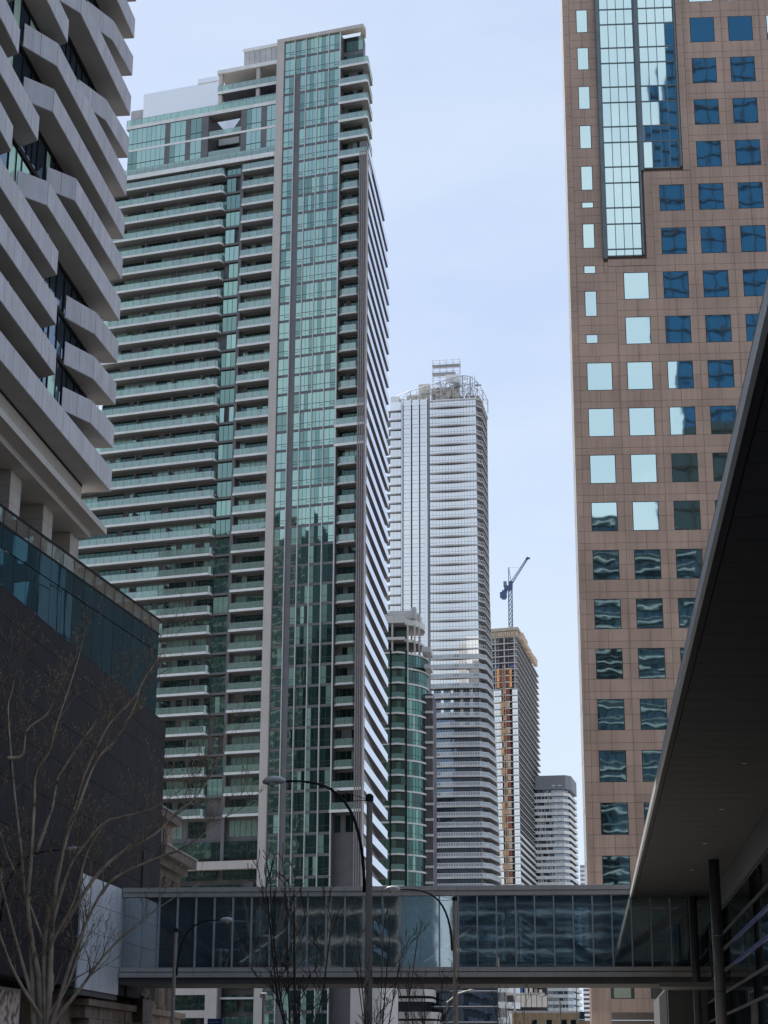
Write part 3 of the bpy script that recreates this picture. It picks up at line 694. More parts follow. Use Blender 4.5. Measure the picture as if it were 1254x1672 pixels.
pw.build('window_pane', [M['wt_glass'], M['bluegrey_glass']], wt, 'stuff'); rail.build('balcony_rail', M['wt_rail'], wt, 'stuff'); inf.build('rail_infill', M['wt_infill'], wt, 'stuff'); fr.build('window_frame', M['wt_grey'], wt, 'stuff')
# white vertical fins and channels
for (x0, x1, y0) in ((-23.0,-20.9,.6),(-20.2,-18.3,.6),(-17.65,-15.7,.6)):
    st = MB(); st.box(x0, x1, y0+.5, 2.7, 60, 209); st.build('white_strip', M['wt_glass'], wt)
fn = MB()
for x in (-23.3, -20.6, -18.0, -15.4): fn.box(x-.22, x+.10, .0, 2.7, 60, 209)
fn.build('white_fin', M['white_clad'], wt)
gr = MB()
for z in WS:
    if z > 60:
        for (x0, x1) in ((-23.0,-20.9),(-20.2,-18.3),(-17.65,-15.7)): gr.box(x0, x1, 1.06, 1.1, z-.2, z-.1); gr.box(x0, x1, 1.06, 1.1, z+1.0, z+1.08)
gr.build('strip_joint', M['wt_grey'], wt, 'stuff')
box('grey_channel', wt, M['wt_grey'], -15.2, -14.75, .9, 2.6, 60, 209)
box('wide_white_panel', wt, M['white_clad'], -16.2, -15.25, .5, 1.2, 60, 175)
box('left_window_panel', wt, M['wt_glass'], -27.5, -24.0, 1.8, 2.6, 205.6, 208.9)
# construction at the roof
top = root('roof_scaffold', 'scaffolding, raw steel frame and cream boards on the white tower roof', 'scaffolding', (-30.09, 540.0, 208.2), -4)
s_ = MB()
for x in (-13.9, -11.7, -9.5, -7.3, -5.1):
    for y in (3, 5.2): s_.bar((x,y,1), (x,y,15.0), .07)
for z in (4, 6.4, 8.6, 10.8, 12.6, 14.6):
    for y in (3, 5.2): s_.bar((-14,y,z), (-5,y,z), .06)
for x in (-11.7, -7.3): s_.bar((x,3,4), (x+2,3,6.4), .05); s_.bar((x,3,8.6), (x-2,3,10.8), .05)
s_.build('scaffold_frame', M['scaffold'], top)
box('scaffold_deck', top, M['wt_grey'], -14, -6.5, 2.8, 5.4, 10.0, 10.35); box('scaffold_deck', top, M['wt_grey'], -14, -5, 2.8, 5.4, 12.9, 13.05)
s_ = MB()
cr = [(-25.5,2.5,2.9),(-21,2.2,4.4),(-16,2,5.6),(-11,1.6,6.6),(-7,1.4,7.6),(-3.8,1.3,8.2),(-1.5,2.2,8.1),(.3,5,7.2),(1.6,9,5.6),(2.6,14,4.0)]
s_.tube(cr, .13, 5); s_.tube([(x,y+.3,z-2.6 if z > 5 else z-1.4) for x, y, z in cr[1:]], .10, 5)
for x, y, z in cr: s_.bar((x,y,-.2), (x,y,z), .20)
for (p, q) in zip(cr[:-1], cr[1:]): s_.bar((p[0],p[1],max(.3,p[2]-2.6)), q, .10)
for k in range(6): s_.bar((-4+k*.8,1.5,0), (-4+k*.8,1.5,8), .11)
s_.build('steel_ring_frame', M['scaffold'], top)
for (x0, x1, z0, z1) in ((-22.5,-14.8,.6,3.2),(-18.5,-14.6,3.2,6.9),(-14.4,-5.2,1.0,5.4),(-25.0,-23.0,.5,2.2)): box('cream_board', top, M['cream'], x0, x1, 3.4, 3.8, z0, z1)
for k in range(7): box('orange_hoarding', top, M['hoist_red'] if k % 2 else M['ply'], -10+k*1.7, -8.7+k*1.7, 1.9, 2.1, .3, 1.3)
box('dark_unit', top, M['wt_grey'], -6.9, -5.0, 2.4, 4.2, 5.6, 6.3); box('white_sheet', top, M['white_tower'], -9.6, -5.3, 2.6, 3.2, 6.6, 9.3)
box('roof_deck', top, M['wt_slab'], -14.7, 2.0, 1.0, 20, -.4, .1); box('white_cabin', top, M['white_tower'], -27.4, -24.6, 2, 6, .7, 2.7)
rb2 = random.Random(8); s_ = MB()
for _ in range(40):
    x = rb2.uniform(-14, 1.2); z = rb2.uniform(.5, 6.6); s_.box(x, x+rb2.uniform(.2, 1.2), 3.2, 3.35, z, z+rb2.uniform(.15, .6))
for _ in range(60):
    x = rb2.uniform(-25, 1.5); y = rb2.uniform(1.2, 5); s_.bar((x,y,.2), (x+rb2.uniform(-2.2,2.2),y,rb2.uniform(1.5,3.2+min(5,(x+25)*.3))), .06)
for _ in range(30):
    x = rb2.uniform(-22, -2); z = rb2.uniform(1, 2+(x+25)*.27); s_.bar((x,2,z), (x+rb2.uniform(1.5,4),2.2,z+rb2.uniform(-.3,.5)), .06)
s_.build('stacked_material', M['fin_brown'], top, 'stuff')

# ================================================================== tower under construction with hoist
ht = root('unfinished_tower', 'unfinished concrete tower with open upper floors beside a crane', 'construction tower', (-26.44, 800.0, 0), -13)
HS = [191.99 - 2.98*i for i in range(63)]
HS = [z for z in HS if z > 2]
b = MB(); b.prism([(-13.5,2.2),(-2.2,2.2),(-14.4,84),(-25,84)], 0, 189); b.build('core_wall', M['core_dark'], ht)
wv = lambda y: y*DX/DY
colm = MB(); pn = MB(); rl = MB()
for i, z in enumerate(HS):
    lean = (HS[0]-z)*0.018
    s_ = MB(); s_.prism([(-14,0),(-.2,0),(wv(88)*0+ -19.5*0 + (88*-.1435),88),(-26,88)], z-.35, z, 0, None, 1)
    s_.build('floor_slab', [M['slab_front'], M['soffit_grey']], ht)
    if i < 8:
        for x in (-10.8, -6.6, -1.9): colm.box(x, x+.5, .5, 1.1, z-2.98, z-.35)
        for y in range(6, 84, 9): colm.box(-2.0-y*.1435, -1.5-y*.1435, y, y+.6, z-2.98, z-.35)
        for x in (-12.6, -9, -4.4, -.5): rl.bar((x, .1, z-.3), (x, .1, z-2.98), .05)
    else:
        for k in range(10):
            x = -13+k*1.25
            if -8.6 < x < -3.6: continue
            pn.box(x, x+1.18, .8, .9, z-2.95, z-.4, 0)
        for k in range(16): y = 4+k*4.9; pn.prism([(-2.0-y*.1435,y),(-1.9-(y+3.6)*.1435,y+3.6),(-2.1-(y+3.6)*.1435,y+3.6),(-2.2-y*.1435,y)], z-2.95, z-.4, 1)
    rl.wall([(-.25,.05),(-.25-86*.1435,86)], .05, z+1.0, z+1.08); rl.wall([(-13.5,.05),(-8.8,.05)], .05, z+1.0, z+1.08); rl.wall([(-3.5,.05),(-.25,.05)], .05, z+1.0, z+1.08)
    if z < 105:
        rl.wall([(-.3,.2),(-.3-86*.1435,86)], .05, z+.1, z+1.0)
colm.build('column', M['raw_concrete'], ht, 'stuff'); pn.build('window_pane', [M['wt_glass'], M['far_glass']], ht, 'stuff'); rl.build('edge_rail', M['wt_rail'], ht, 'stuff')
for (x0, x1, y) in ((-11.5,-8.5,1.0),(-5.0,-2.0,1.2)): box('blue_sheet', ht, M['crane_blue'], x0, x1, y, y+.2, HS[5]+.3, HS[4]-.5)
s_ = MB(); s_.prism([(-14,-.8),(.5,-.8),(.2,3),(-8.0,58.5),(-20,58.5)], 194.5, 195.9); s_.build('cream_formwork', M['ply'], ht)
s_ = MB(); s_.prism([(-13.8,-.3),(.2,-.3),(-8.0,58),(-20,58)], 192.1, 194.3); s_.build('plywood_formwork', M['ply'], ht)
rb3 = random.Random(3); s_ = MB()
for k in range(14): s_.box(-13.6+k, -13.6+k+rb3.uniform(.3,.8), -.7, -.3, 192.1, 192.1+rb3.uniform(.7,2.0))
for k in range(12):
    y = 6+k*5; s_.prism([(.2-y*.1435,y),(1.5-y*.1435,y+1),(1.5-y*.1435,y+3.4),(.2-y*.1435,y+3.4)], 191.0+rb3.uniform(0,1), 193.6+rb3.uniform(0,1.6))
s_.build('formwork_bracket', M['hoist_tan'], ht, 'stuff')
hs = root('builders_hoist', 'orange and tan builders hoist running up the unfinished tower', 'hoist', (-26.44, 800.0, 0), -13)
s_ = MB()
for x in (-6.6, -5.6): s_.bar((x-.0,-1.0,0), (x,-1.0,178.5), .10); s_.bar((x,-1.8,0), (x,-1.8,178.5), .10)
for k in range(118): s_.bar((-6.6,-1.8,k*1.5), (-5.6,-1.8,k*1.5+1.5), .07)
s_.build('hoist_mast', M['hoist_tan'], hs)
for i, z in enumerate(HS[5:62]):
    up = i < 3
    box('landing_gate', hs, M['hoist_red'] if rnd.random() < .55 or up else M['hoist_tan'], -5.3, -3.9, -.9, -.2, z-2.6, z-.6)
    if rnd.random() < .5 or up: box('landing_gate', hs, M['hoist_orange'] if not up else M['hoist_red'], -8.2, -7.0, -.9, -.2, z-2.6, z-.6)
    box('landing_board', hs, M['cream'], -5.6, -3.6, -1.0, -.1, z-.45, z-.0)
    box('landing_board', hs, M['ply'], -8.4, -6.9, -1.0, -.1, z-.45, z)
    if up:
        box('orange_screen', hs, M['hoist_orange'], -9.6, -8.4, -1, -.5, z-2.7, z+.1); box('orange_screen', hs, M['hoist_orange'], -3.7, -2.7, -1, -.5, z-2.7, z+.1)
    elif i % 2: box('mesh_screen', hs, M['hoist_tan'], -7.0, -5.3, -.5, -.3, z-2.6, z-.5)

# ================================================================== tower crane
cr_ = root('tower_crane', 'dark blue luffing tower crane with raised jib above the unfinished tower', 'crane', (-30.21, 815.0, 0), 0)
s_ = MB()
mx0, mx1 = -.55, 1.15
for x in (mx0, mx1):
    for y in (0, 1.7): s_.bar((x,y,190), (x+.1,y,217.5), .22)
z = 190
while z < 217:
    s_.bar((mx0,0,z), (mx1,0,z+2.2), .15); s_.bar((mx1,0,z), (mx0,0,z+2.2), .11); s_.bar((mx0,0,z), (mx1,0,z), .15)
    s_.bar((mx0,1.7,z), (mx1,1.7,z+2.2), .15); z += 2.2
s_.build('mast', M['crane_blue'], cr_)
s_ = MB(); s_.box(-2.4, 1.5, -.4, 2.0, 217.6, 219.6); s_.box(-.2, 1.6, -.3, 1.9, 219.6, 221.6); s_.build('slewing_deck', M['crane_blue'], cr_)
s_ = MB(); s_.box(-2.7, -1.2, -.3, 1.6, 219.3, 221.6); s_.build('winch_house', M['crane_grey'], cr_)
s_ = MB(); s_.prism([(-4.4,0),(-1.2,0),(-1.2,1.6),(-4.4,1.6)], 213.9, 216.6); s_.box(-3.6, -1.6, 0, 1.6, 213.2, 213.9); s_.box(-3.4, -1.0, .1, 1.5, 216.6, 217.5); s_.build('counterweight', M['crane_blue'], cr_)
s_ = MB(); s_.bar((-.3,.8,219.6), (-.2,.8,228.5), .2); s_.bar((.9,.8,220.5), (-.1,.8,228.5), .15)
for k in range(4): s_.bar((-.3,.8,221+k*1.8), (.7-.2*k,.8,222+k*1.6), .09)
s_.bar((-.2,.8,228.4), (4.9,.8,228.2), .05); s_.build('a_frame', M['crane_blue'], cr_)
s_ = MB()
a0, a1 = Vector((.5,.8,220.3)), Vector((8.9,.8,233.3)); d = (a1-a0); nr = Vector((-d.z,0,d.x)).normalized()*.62
s_.bar(a0+nr, a1+nr*.4, .19); s_.bar(a0-nr, a1-nr*.8, .19); s_.bar(a0+Vector((0,.9,0)), a1+Vector((0,.6,0)), .19)
for k in range(14):
    p = a0+d*(k/14); q = a0+d*((k+1)/14); s_.bar(p+nr*.9, q-nr*.9, .11); s_.bar(p-nr*.9, q+nr*.0+Vector((0,.8,0)), .09)
s_.box(8.0, 9.8, .2, 1.6, 232.3, 233.0); s_.build('jib', M['crane_blue'], cr_)

# ================================================================== far white-balcony tower
ft = root('balcony_tower', 'distant pale tower ringed with white balconies under a grey penthouse', 'apartment tower', (-7.92, 860.0, 0), -6)
FS = [128.68 - 2.97*i for i in range(44)]; FS = [z for z in FS if z > 1]
b = MB(); b.box(-13.0, -.6, 1.6, 30, 0, 132); b.prism([(-.6,1.6),(1.6,4),(1.6,30),(-.6,30)], 0, 132); b.build('core_wall', M['far_glass'], ft)
for z in FS:
    s_ = MB(); s_.prism([(-15,0),(-.3,0),(2.4,3.6),(2.9,30),(-15,30)], z-.2, z+1.35, 0, None, 1); s_.build('balcony', [M['far_rail'], M['wt_soffit']], ft)
rb4 = random.Random(5); s_ = MB()
for z in FS:
    for k in range(18):
        if rb4.random() < .55: x = -13.2+k*.75; s_.box(x, x+.35, 1.2, 1.5, z+1.35, z+2.8)
s_.build('white_mullion', M['far_rail'], ft, 'stuff')
s_ = MB(); s_.prism([(-13.4,-.1),(.9,-.1),(3.3,3.6),(3.3,26),(-13.4,26)], 131.6, 138.2); s_.build('penthouse', M['far_grey'], ft)
s_ = MB(); s_.box(-14.8, -13.4, 1, 10, 133.6, 138.6); s_.build('rooftop_room', M['far_grey'], ft)
for x in (-5.6, -2.6): box('penthouse_vent', ft, M['wt_rail'], x, x+1.6, -.2, -.1, 133.1, 133.6)
tt = root('slab_block', 'small far white slab block at the edge of the brown tower', 'apartment block', (-2.0, 1300.0, 0), 0)
for z in range(0, 48): box('balcony', tt, M['far_rail'] if z % 2 else M['white_tower'], -.0, 14, 0, 1, z*3.0, z*3.0+1.5)
box('core_wall', tt, M['far_glass'], .05, 14, 1, 16, 0, 144.6)

# ================================================================== low buildings seen beneath the bridge
of = root('glass_office', 'low blue grey glass office with thin white floor lines beneath the bridge', 'office building', (-24.0, 380.0, 0), -3)
b = MB(); b.box(-7.5, 6.2, .2, 20, 0, 25); b.build('core_wall', M['office_stone'], of)
pn = MB(); 
for k in range(8):
    for j in range(14): pn.box(-7.4+j*.97, -6.5+j*.97, .08, .16, k*3.05+.3, k*3.05+2.75)
pn.build('window_pane', M['bluegrey_glass'], of)
for k in range(1, 9): box('floor_line', of, M['white_metal'], -7.5, 6.2, -.05, .1, k*3.05+.02, k*3.05+.2)
for k in range(1, 7):
    s_ = MB(); s_.prism([(6.3,-.5),(7.6,0),(9.6,3),(10.2,6),(6.3,6)], k*3.05-.2, k*3.05+1.0); s_.build('curved_balcony', M['slab'], of)
box('white_post', of, M['white_metal'], 9.4, 9.8, 0, .4, 0, 20); box('blue_tarpaulin', of, M['blue_tarp'], 6.6, 10.0, 2, 5, 19.6, 21.3)
box('grey_screen', of, M['office_stone'], -8.5, -3.6, -.6, -.2, 18.3, 25)
lb = root('brick_building', 'low tan brick building with small square windows below the bridge', 'building', (-13.0, 330.0, 0), 0)
box('brick_wall', lb, M['brick'], 0, 11.6, 0, 14, 0, 12.4); box('parapet', lb, M['beige'], -.1, 11.7, -.1, 14, 12.4, 12.75); box('side_wing', lb, M['brick'], 11.6, 14.5, 2, 14, 0, 11.2)
for x in (3.4, 6.0, 8.6, 10.2): w_ = box('window', lb, M['office_dark'], x, x+.9, -.05, .1, 10.2, 11.3)
sb = root('site_building', 'half finished pavilion with white panels and clutter behind the brick building', 'building', (-18.0, 430.0, 0), 0)
rb5 = random.Random(12)
for k in range(7): box('concrete_slab', sb, M['concrete_light'], -2, 10-k*.3, 0, 12, 4.0*k-.3, 4.0*k+.2)
box('core_wall', sb, M['core_dark'], -1.5, 9, 3, 12, 0, 25)
for k in range(6): box('cream_panel', sb, M['cream'], 2+k*1.2, 3.05+k*1.2, -.3, 0, 17.0, 19.6)  # row of plain cream boards
for k in range(9): box('stored_crate', sb, rb5.choice([M['hoist_orange'], M['white_tower'], M['ply'], M['blue_tarp']]), -1.5+k*1.1, -.8+k*1.1, .2, 1.6, 20.2, 20.2+rb5.uniform(.6, 2))
box('grey_hood', sb, M['wt_grey'], 4.6, 12.0, -2, 6, 21.8, 26.5); box('white_ramp', sb, M['slab'], -2.4, 6, -1, 0, 13.4, 15.6)
nb = root('blue_block', 'narrow dark blue block beside the pale balcony tower below the bridge', 'building', (-1.4, 700.0, 0), 0)
box('core_wall', nb, M['bluegrey_glass'], -4, 0.6, 0, 12, 0, 25)
for k in range(6): box('floor_line', nb, M['wt_grey'], -4.05, .65, -.1, 0, 4*k+2, 4*k+2.3)

# ================================================================== left hotel tower on its podium
lt = root('hotel_tower', 'grey tower with folded perforated balconies on stone columns above a dark podium', 'hotel tower', (0, 0, 0), 0)
XW = -27.85
b = MB(); b.box(-60, XW-.1, 40, 95.9, 32.3, 140); b.build('core_wall', M['black'], lt)
TZ = [33.89, 36.58, 39.25, 41.9, 44.58, 47.28, 49.95, 52.8, 55.4, 58.3, 61.1, 63.75, 66.4] + [66.4+2.7*i for i in range(1, 24)]
b = MB(); pf = MB(); rw = random.Random(2)
for z in TZ:
    y = 55.0
    while y < 95.5:
        w = rw.choice((.9, 1.2, 1.5)); 
        b.box(XW-.06, XW, y+.04, min(95.8, y+w-.04), z+.1, z+2.4, rw.choices((0, 1), (.8, .2))[0]); pf.box(XW-.08, XW+.05, y-.04, y+.04, z, z+2.55); y += w
    pf.box(XW-.08, XW+.08, 55, 95.9, z-.15, z+.15)
b.build('window_wall', [M['bluegrey_glass'], M['recess_lt']], lt, 'stuff'); pf.build('window_frame', M['black'], lt, 'stuff')
TIP = (-26.5, 97.35)
right = {0:'full', 1:(90.85,93.15), 2:(90.8,93.15), 3:(90.5,93.0), 4:(80.9,82.3), 5:(85.6,87.1), 6:(80.8,82.2), 7:(80.3,82.4), 8:(90.3,92.75), 9:(84.0,86.0), 10:(91.0,93.3), 11:(84.5,86.3), 12:(80.5,82.2)}
left_end = {1:85.76, 2:85.4, 3:85.0, 4:76.5, 5:80.4, 6:76.5, 7:76, 8:84.3, 9:79.5, 10:85.0, 11:79.8, 12:76}
pcnt = 0
def parapet_pieces(parent, pts, z0, z1, name='balcony_panel'):
    global pcnt
    for a, c in zip(pts[:-1], pts[1:]):
        a = Vector(a); c = Vector(c); d = c-a; L = d.length
        if L < .3: continue
        n = max(1, round(L/1.25)); ang = math.atan2(d.y, d.x)
        for i in range(n):
            p = a + d*((i+.5)/n); w = L/n-.025
            o = box(name, parent, M['balc_panel'], -w/2, w/2, 0, .06, z0, z1)
            o.location = (p.x, p.y, (z0+z1)/2); o.rotation_euler = (0, 0, ang); pcnt += 1
for i, z in enumerate(TZ):
    k = i if i in right else None
    rng = random.Random(100+i)
    r_ = right.get(i) or rng.choice([(90.5,93), (80.5,82.4), (85.6,87.2)])
    le = left_end.get(i) or (80 if r_ == 'full' else r_[0]-5.2)
    if r_ == 'full': outer = [(-26.75, 58.0), (-26.62, 80), TIP]
    else: outer = [(-27.75, r_[0]), (-26.72 if r_[1] > 90 else -26.55, r_[1]), TIP]
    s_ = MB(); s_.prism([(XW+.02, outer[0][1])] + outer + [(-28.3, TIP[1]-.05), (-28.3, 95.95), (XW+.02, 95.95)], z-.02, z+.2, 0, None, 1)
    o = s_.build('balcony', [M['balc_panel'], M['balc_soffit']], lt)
    parapet_pieces(o, outer, z, z+1.33); parapet_pieces(o, [TIP, (-28.3, TIP[1])], z, z+1.33)
    if r_ != 'full':
        for q in (0.5,):
            dvx = MB(); yy = (r_[1]+TIP[1])/2
            dvx.box(-26.95, -26.9, yy, yy+.05, z+1.3, z+2.0); dvx.box(-27.6, -26.9, yy, yy+.05, z+1.94, z+2.0)
            dvx.build('divider_frame', M['white_metal'], o)
        outer2 = [(-26.6 if i % 2 else -26.75, 58.0), (-26.55, 74), (-26.65, le), (-27.75, le+.55)]
        s_ = MB(); s_.prism([(XW+.02, 58)] + outer2 + [(XW+.02, le+.55)], z-.02, z+.2, 0, None, 1)
        o = s_.build('balcony', [M['balc_panel'], M['balc_soffit']], lt); parapet_pieces(o, outer2, z, z+1.33)
        dvx = MB(); yy = le-3.6
        for yy in (le-1.0, le-7.5): dvx.box(-26.95, -26.9, yy, yy+.05, z+1.3, z+1.95); dvx.box(-27.6, -26.9, yy, yy+.05, z+1.9, z+1.95)
        dvx.build('divider_frame', M['white_metal'], o)
# stone base, cornice and columns
box('stone_band', lt, M['beige'], -60, -27.82, 45, 96.0, 32.35, 33.9)
s_ = MB(); s_.prism([(-60,45),(-27.2,45),(-27.2,99.55),(-60,99.55)], 31.95, 32.33); s_.build('cornice', M['cornice'], lt)
s_ = MB(); s_.prism([(-60,45),(-28.0,45),(-28.0,98.9),(-60,98.9)], 31.6, 31.95); s_.build('cornice_step', M['cornice'], lt)
for y in (63.4, 69.1, 74.9, 80.6, 86.3, 92.2, 97.6):
    c_ = MB()
    for j in range(6): c_.box(-30.1, -28.8, y, y+1.8, 31.58-.86*(j+1)+.02, 31.58-.86*j)
    c_.box(-30.06, -28.84, y+.04, y+1.76, 26, 31.55)
    c_.build('stone_column', M['beige'], lt)
box('recessed_wall', lt, M['core_dark'], -60, -32.4, 45, 97, 27, 31.6)
# podium: dark wall, blue glass box, clear rail
pd = root('podium_block', 'dark charcoal podium wall with a blue glass band and glass rail along its top', 'podium building', (0, 0, 0), 0)
zt0, zt1 = 22.45, 23.1
b = MB(); b.box(-60, -25.48, 40, 109.0, 5.9, 22.35); b.build('core_wall', M['black'], pd)
rowsz = [5.9, 7.6, 9.3, 11.0, 12.35, 14.4, 16.4, 18.3, 20.2, 21.3, 22.45]
ys = [60.0 + 3.5*i for i in range(15)]
for a, c in zip(rowsz[:-1], rowsz[1:]):
    for y in ys:
        y1 = min(109.3, y+3.5)
        if y1-y < .3: continue
        if 91.4 < y+.5 < 99.9 and c < 11.6: continue
        if y < 91.4 < y1 and c < 11.6: y1 = 91.4
        box('wall_panel', pd, M['dark_wall'], -25.48, -25.4, y+.012, y1-.012, a+.012, c-.012)
s_ = MB(); s_.prism([(-25.48,60),(-25.4,60),(-25.4,109.3),(-60,109.3),(-60,109.2),(-25.48,109.2)], 22.45, 22.55); s_.build('wall_cap', M['dark_wall'], pd)
for (y0, y1, z) in ((76, 93.5, 14.85), (79, 88.5, 17.6), (84, 98, 18.35)): box('groove_shadow_strip', pd, M['black'], -25.43, -25.395, y0, y1, z, z+.13)  # black strips on the wall face, drawn as the shadow in grooves
box('recessed_door', pd, M['black'], -25.42, -25.34, 104.4, 106.3, 11.7, 14.2)
gx = root('glass_box', 'blue tinted glass storey along the podium edge with a clear railing strip above', 'glass storey', (-26.3, 110.0, 0), -96)
# local +x runs back toward the camera along the glass, +y faces toward the street
for i in range(22):
    x0 = .05 + i*1.62
    for (z0, z1) in ((19.4, 23.3), (23.36, 27.2), (27.26, 28.42)):
        box('glass_pane', gx, M['pod_glass'], x0+.02, x0+1.60, -.05, 0, z0, z1)
    box('rail_pane', gx, M['rail_clear'], x0+.05, x0+1.57, -.03, .0, 28.5, 29.3)
s_ = MB()
for i in range(23): x0 = .05+i*1.62; s_.box(x0-.04, x0+.04, -.18, -.02, 28.42, 29.35)
s_.box(0, 35.7, -.12, .03, 29.3, 29.42); s_.box(0, 35.7, -.12, .03, 28.40, 28.50); s_.build('rail_frame', M['black'], gx)
s_ = MB(); s_.box(.0, 35.7, -20, -.07, 19.3, 28.38); s_.build('inner_wall', M['black'], gx)
for i in range(5): box('rail_pane', gx, M['rail_clear'], 0, .03, -1.8-i*1.6, -.3-i*1.6, 28.5, 29.3)

# white panel box joining the bridge
wb = root('panel_box', 'white metal panelled box where the glass bridge meets the dark podium', 'bridge abutment', (0, 0, 0), 0)
for j, (a, c) in enumerate(((5.87,7.3),(7.3,8.75),(8.75,10.2),(10.2,11.55))):
    for (y0, y1) in ((91.45, 95.6), (95.6, 99.85)): box('wall_panel', wb, M['white_panel'], -25.47, -25.33, y0+.015, y1-.015, a+.012, c-.012)
box('box_core', wb, M['bridge_dark'], -28, -25.48, 91.5, 99.8, 5.9, 11.5)
box('box_soffit', wb, M['bridge_dark'], -28, -25.4, 91.4, 99.9, 5.6, 5.86)

# ================================================================== old sandstone building
ob = root('stone_building', 'weathered brown sandstone building with columns and heavy cornices beside the dark podium', 'historic building', (0, 0, 0), 0)
b = MB(); b.box(-50, -26.6, 93, 117.5, 0, 17.2); b.build('core_wall', M['sandstone'], ob)
s_ = MB(); s_.box(-50, -25.2, 109.4, 118.6, 14.6, 15.15); s_.box(-50, -25.7, 109.4, 118.2, 14.1, 14.6); s_.box(-50, -26.1, 109.4, 117.9, 13.6, 14.1); s_.build('cornice', M['sandstone_dk'], ob)
box('cornice_flashing', ob, M['lead'], -50, -25.12, 109.4, 118.7, 15.15, 15.25)
s_ = MB(); s_.box(-50, -26.0, 109.4, 117.0, 17.2, 17.7); s_.build('upper_cornice', M['sandstone_dk'], ob); box('upper_flashing', ob, M['lead'], -50, -25.9, 109.4, 117.1, 17.7, 17.8)
for y in (110.6, 112.6, 114.6): box('attic_window', ob, M['core_dark'], -26.62, -26.52, y, y+.8, 15.6, 16.8)
for y in (108.6, 111.1, 113.6, 116.1):
    c_ = MB(); c_.tube([(-26.4,y,5.5),(-26.4,y,5.8)], .62, 12); c_.tube([(-26.4,y,5.8),(-26.4,y,9),(-26.4,y,12.2)], [.5,.49,.42], 14); c_.build('column_shaft', M['sandstone'], ob, smooth=False)
    c_ = MB(); c_.tube([(-26.4,y,12.2),(-26.4,y,12.6),(-26.4,y,13.1),(-26.4,y,13.5)], [.46,.6,.55,.75], 9); c_.build('carved_capital', M['sandstone_dk'], ob)
rs = random.Random(14)
for j in range(6):
    z0 = 5.15-.62*j
    y = 95.0 + (.7 if j % 2 else 0)
    while y < 118:
        w = rs.uniform(1.2, 1.7); box('stone_block', ob, M['sandstone'], -26.6, -25.75-rs.uniform(0,.06), y+.02, min(118.2, y+w)-.02, z0-.6, z0-.0); y += w
box('base_ledge', ob, M['sandstone'], -27, -25.55, 94.8, 118.4, 5.17, 5.5)
c_ = MB(); c_.box(-25.75, -25.2, 105.2, 107.6, 4.6, 5.9); c_.tube([(-25.45,105.6,5.9),(-25.4,106.4,6.3),(-25.45,107.2,5.9)], .28, 8); c_.build('carved_keystone', M['sandstone_dk'], ob)

# ================================================================== glass footbridge
br = root('footbridge', 'enclosed glass and grey metal footbridge crossing high over the street', 'footbridge', (0, 100.0, 0), 0)
XL, XR = -25.3, 6.6; W1 = 1.03; n = 31
for i in range(n):
    x0 = XL + i*W1; x1 = min(XR, x0+W1)
    if x1-x0 < .2: continue
    box('roof_fascia_panel', br, M['bridge_metal'], x0+.008, x1-.008, -.30, -.05, 11.36, 11.60)
    box('roof_fascia_panel', br, M['bridge_metal'], x0+.008, x1-.008, -.22, -.05, 11.10, 11.345)
    box('glass_pane', br, M['bridge_glass'], x0+.03, x1-.03, -.02, .01, 7.34, 11.07)
    box('sill_panel', br, M['bridge_metal'], x0+.008, x1-.008, -.22, -.05, 7.10, 7.32)
    box('sill_panel', br, M['bridge_metal'], x0+.008, x1-.008, -.30, -.05, 6.80, 7.05)
    box('rear_pane', br, M['bridge_glass_back'], x0+.03, x1-.03, 4.5, 4.53, 7.34, 11.07)
s_ = MB()
for i in range(n+1): x = XL+i*W1; s_.box(x-.035, x+.035, -.16, .04, 7.34, 11.08)
s_.build('mullion', M['bridge_fin'], br)
s_ = MB()
for i in range(n+1): x = XL+i*W1; s_.box(x-.035, x+.035, 4.45, 4.6, 7.34, 11.08)
s_.build('rear_mullion', M['bridge_in'], br)
box('roof_slab', br, M['bridge_in'], XL, XR, -.04, 4.7, 11.1, 11.55); box('floor_slab', br, M['bridge_in'], XL, XR, -.04, 4.7, 6.95, 7.33)
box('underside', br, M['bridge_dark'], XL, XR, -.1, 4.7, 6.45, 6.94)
box('rear_fascia', br, M['bridge_metal'], XL, XR, 4.7, 4.9, 6.8, 7.4); box('rear_fascia', br, M['bridge_metal'], XL, XR, 4.7, 4.9, 11.05, 11.6)
s_ = MB(); xs = [XL+.3+i*5.2 for i in range(7)]
for i in range(10): box('ceiling_light', br, M['white_metal'], XL+1.5+i*3.1, XL+2.9+i*3.1, 2.1, 2.4, 11.02, 11.09)
for i in range(6):
    zA, zB = (7.4, 11.0) if i % 2 else (11.0, 7.4)
    for y in (.6, 4.0):
        a_ = Vector((xs[i], y, zA)); c_ = Vector((xs[i+1], y, zB)); d = (c_-a_).normalized(); s_.tube([a_, c_], .20, 4)
for y in (.6, 4.0): s_.tube([(XL,y,10.95),(XR,y,10.95)], .18, 4); s_.tube([(XL,y,7.5),(XR,y,7.5)], .15, 4)
s_.build('truss', M['bridge_in'], br)
for i in range(1, 6): box('handrail', br, M['bridge_in'], XL+5.2*(i-1), XL+5.2*i-.1, .45, .5, 8.35, 8.42)

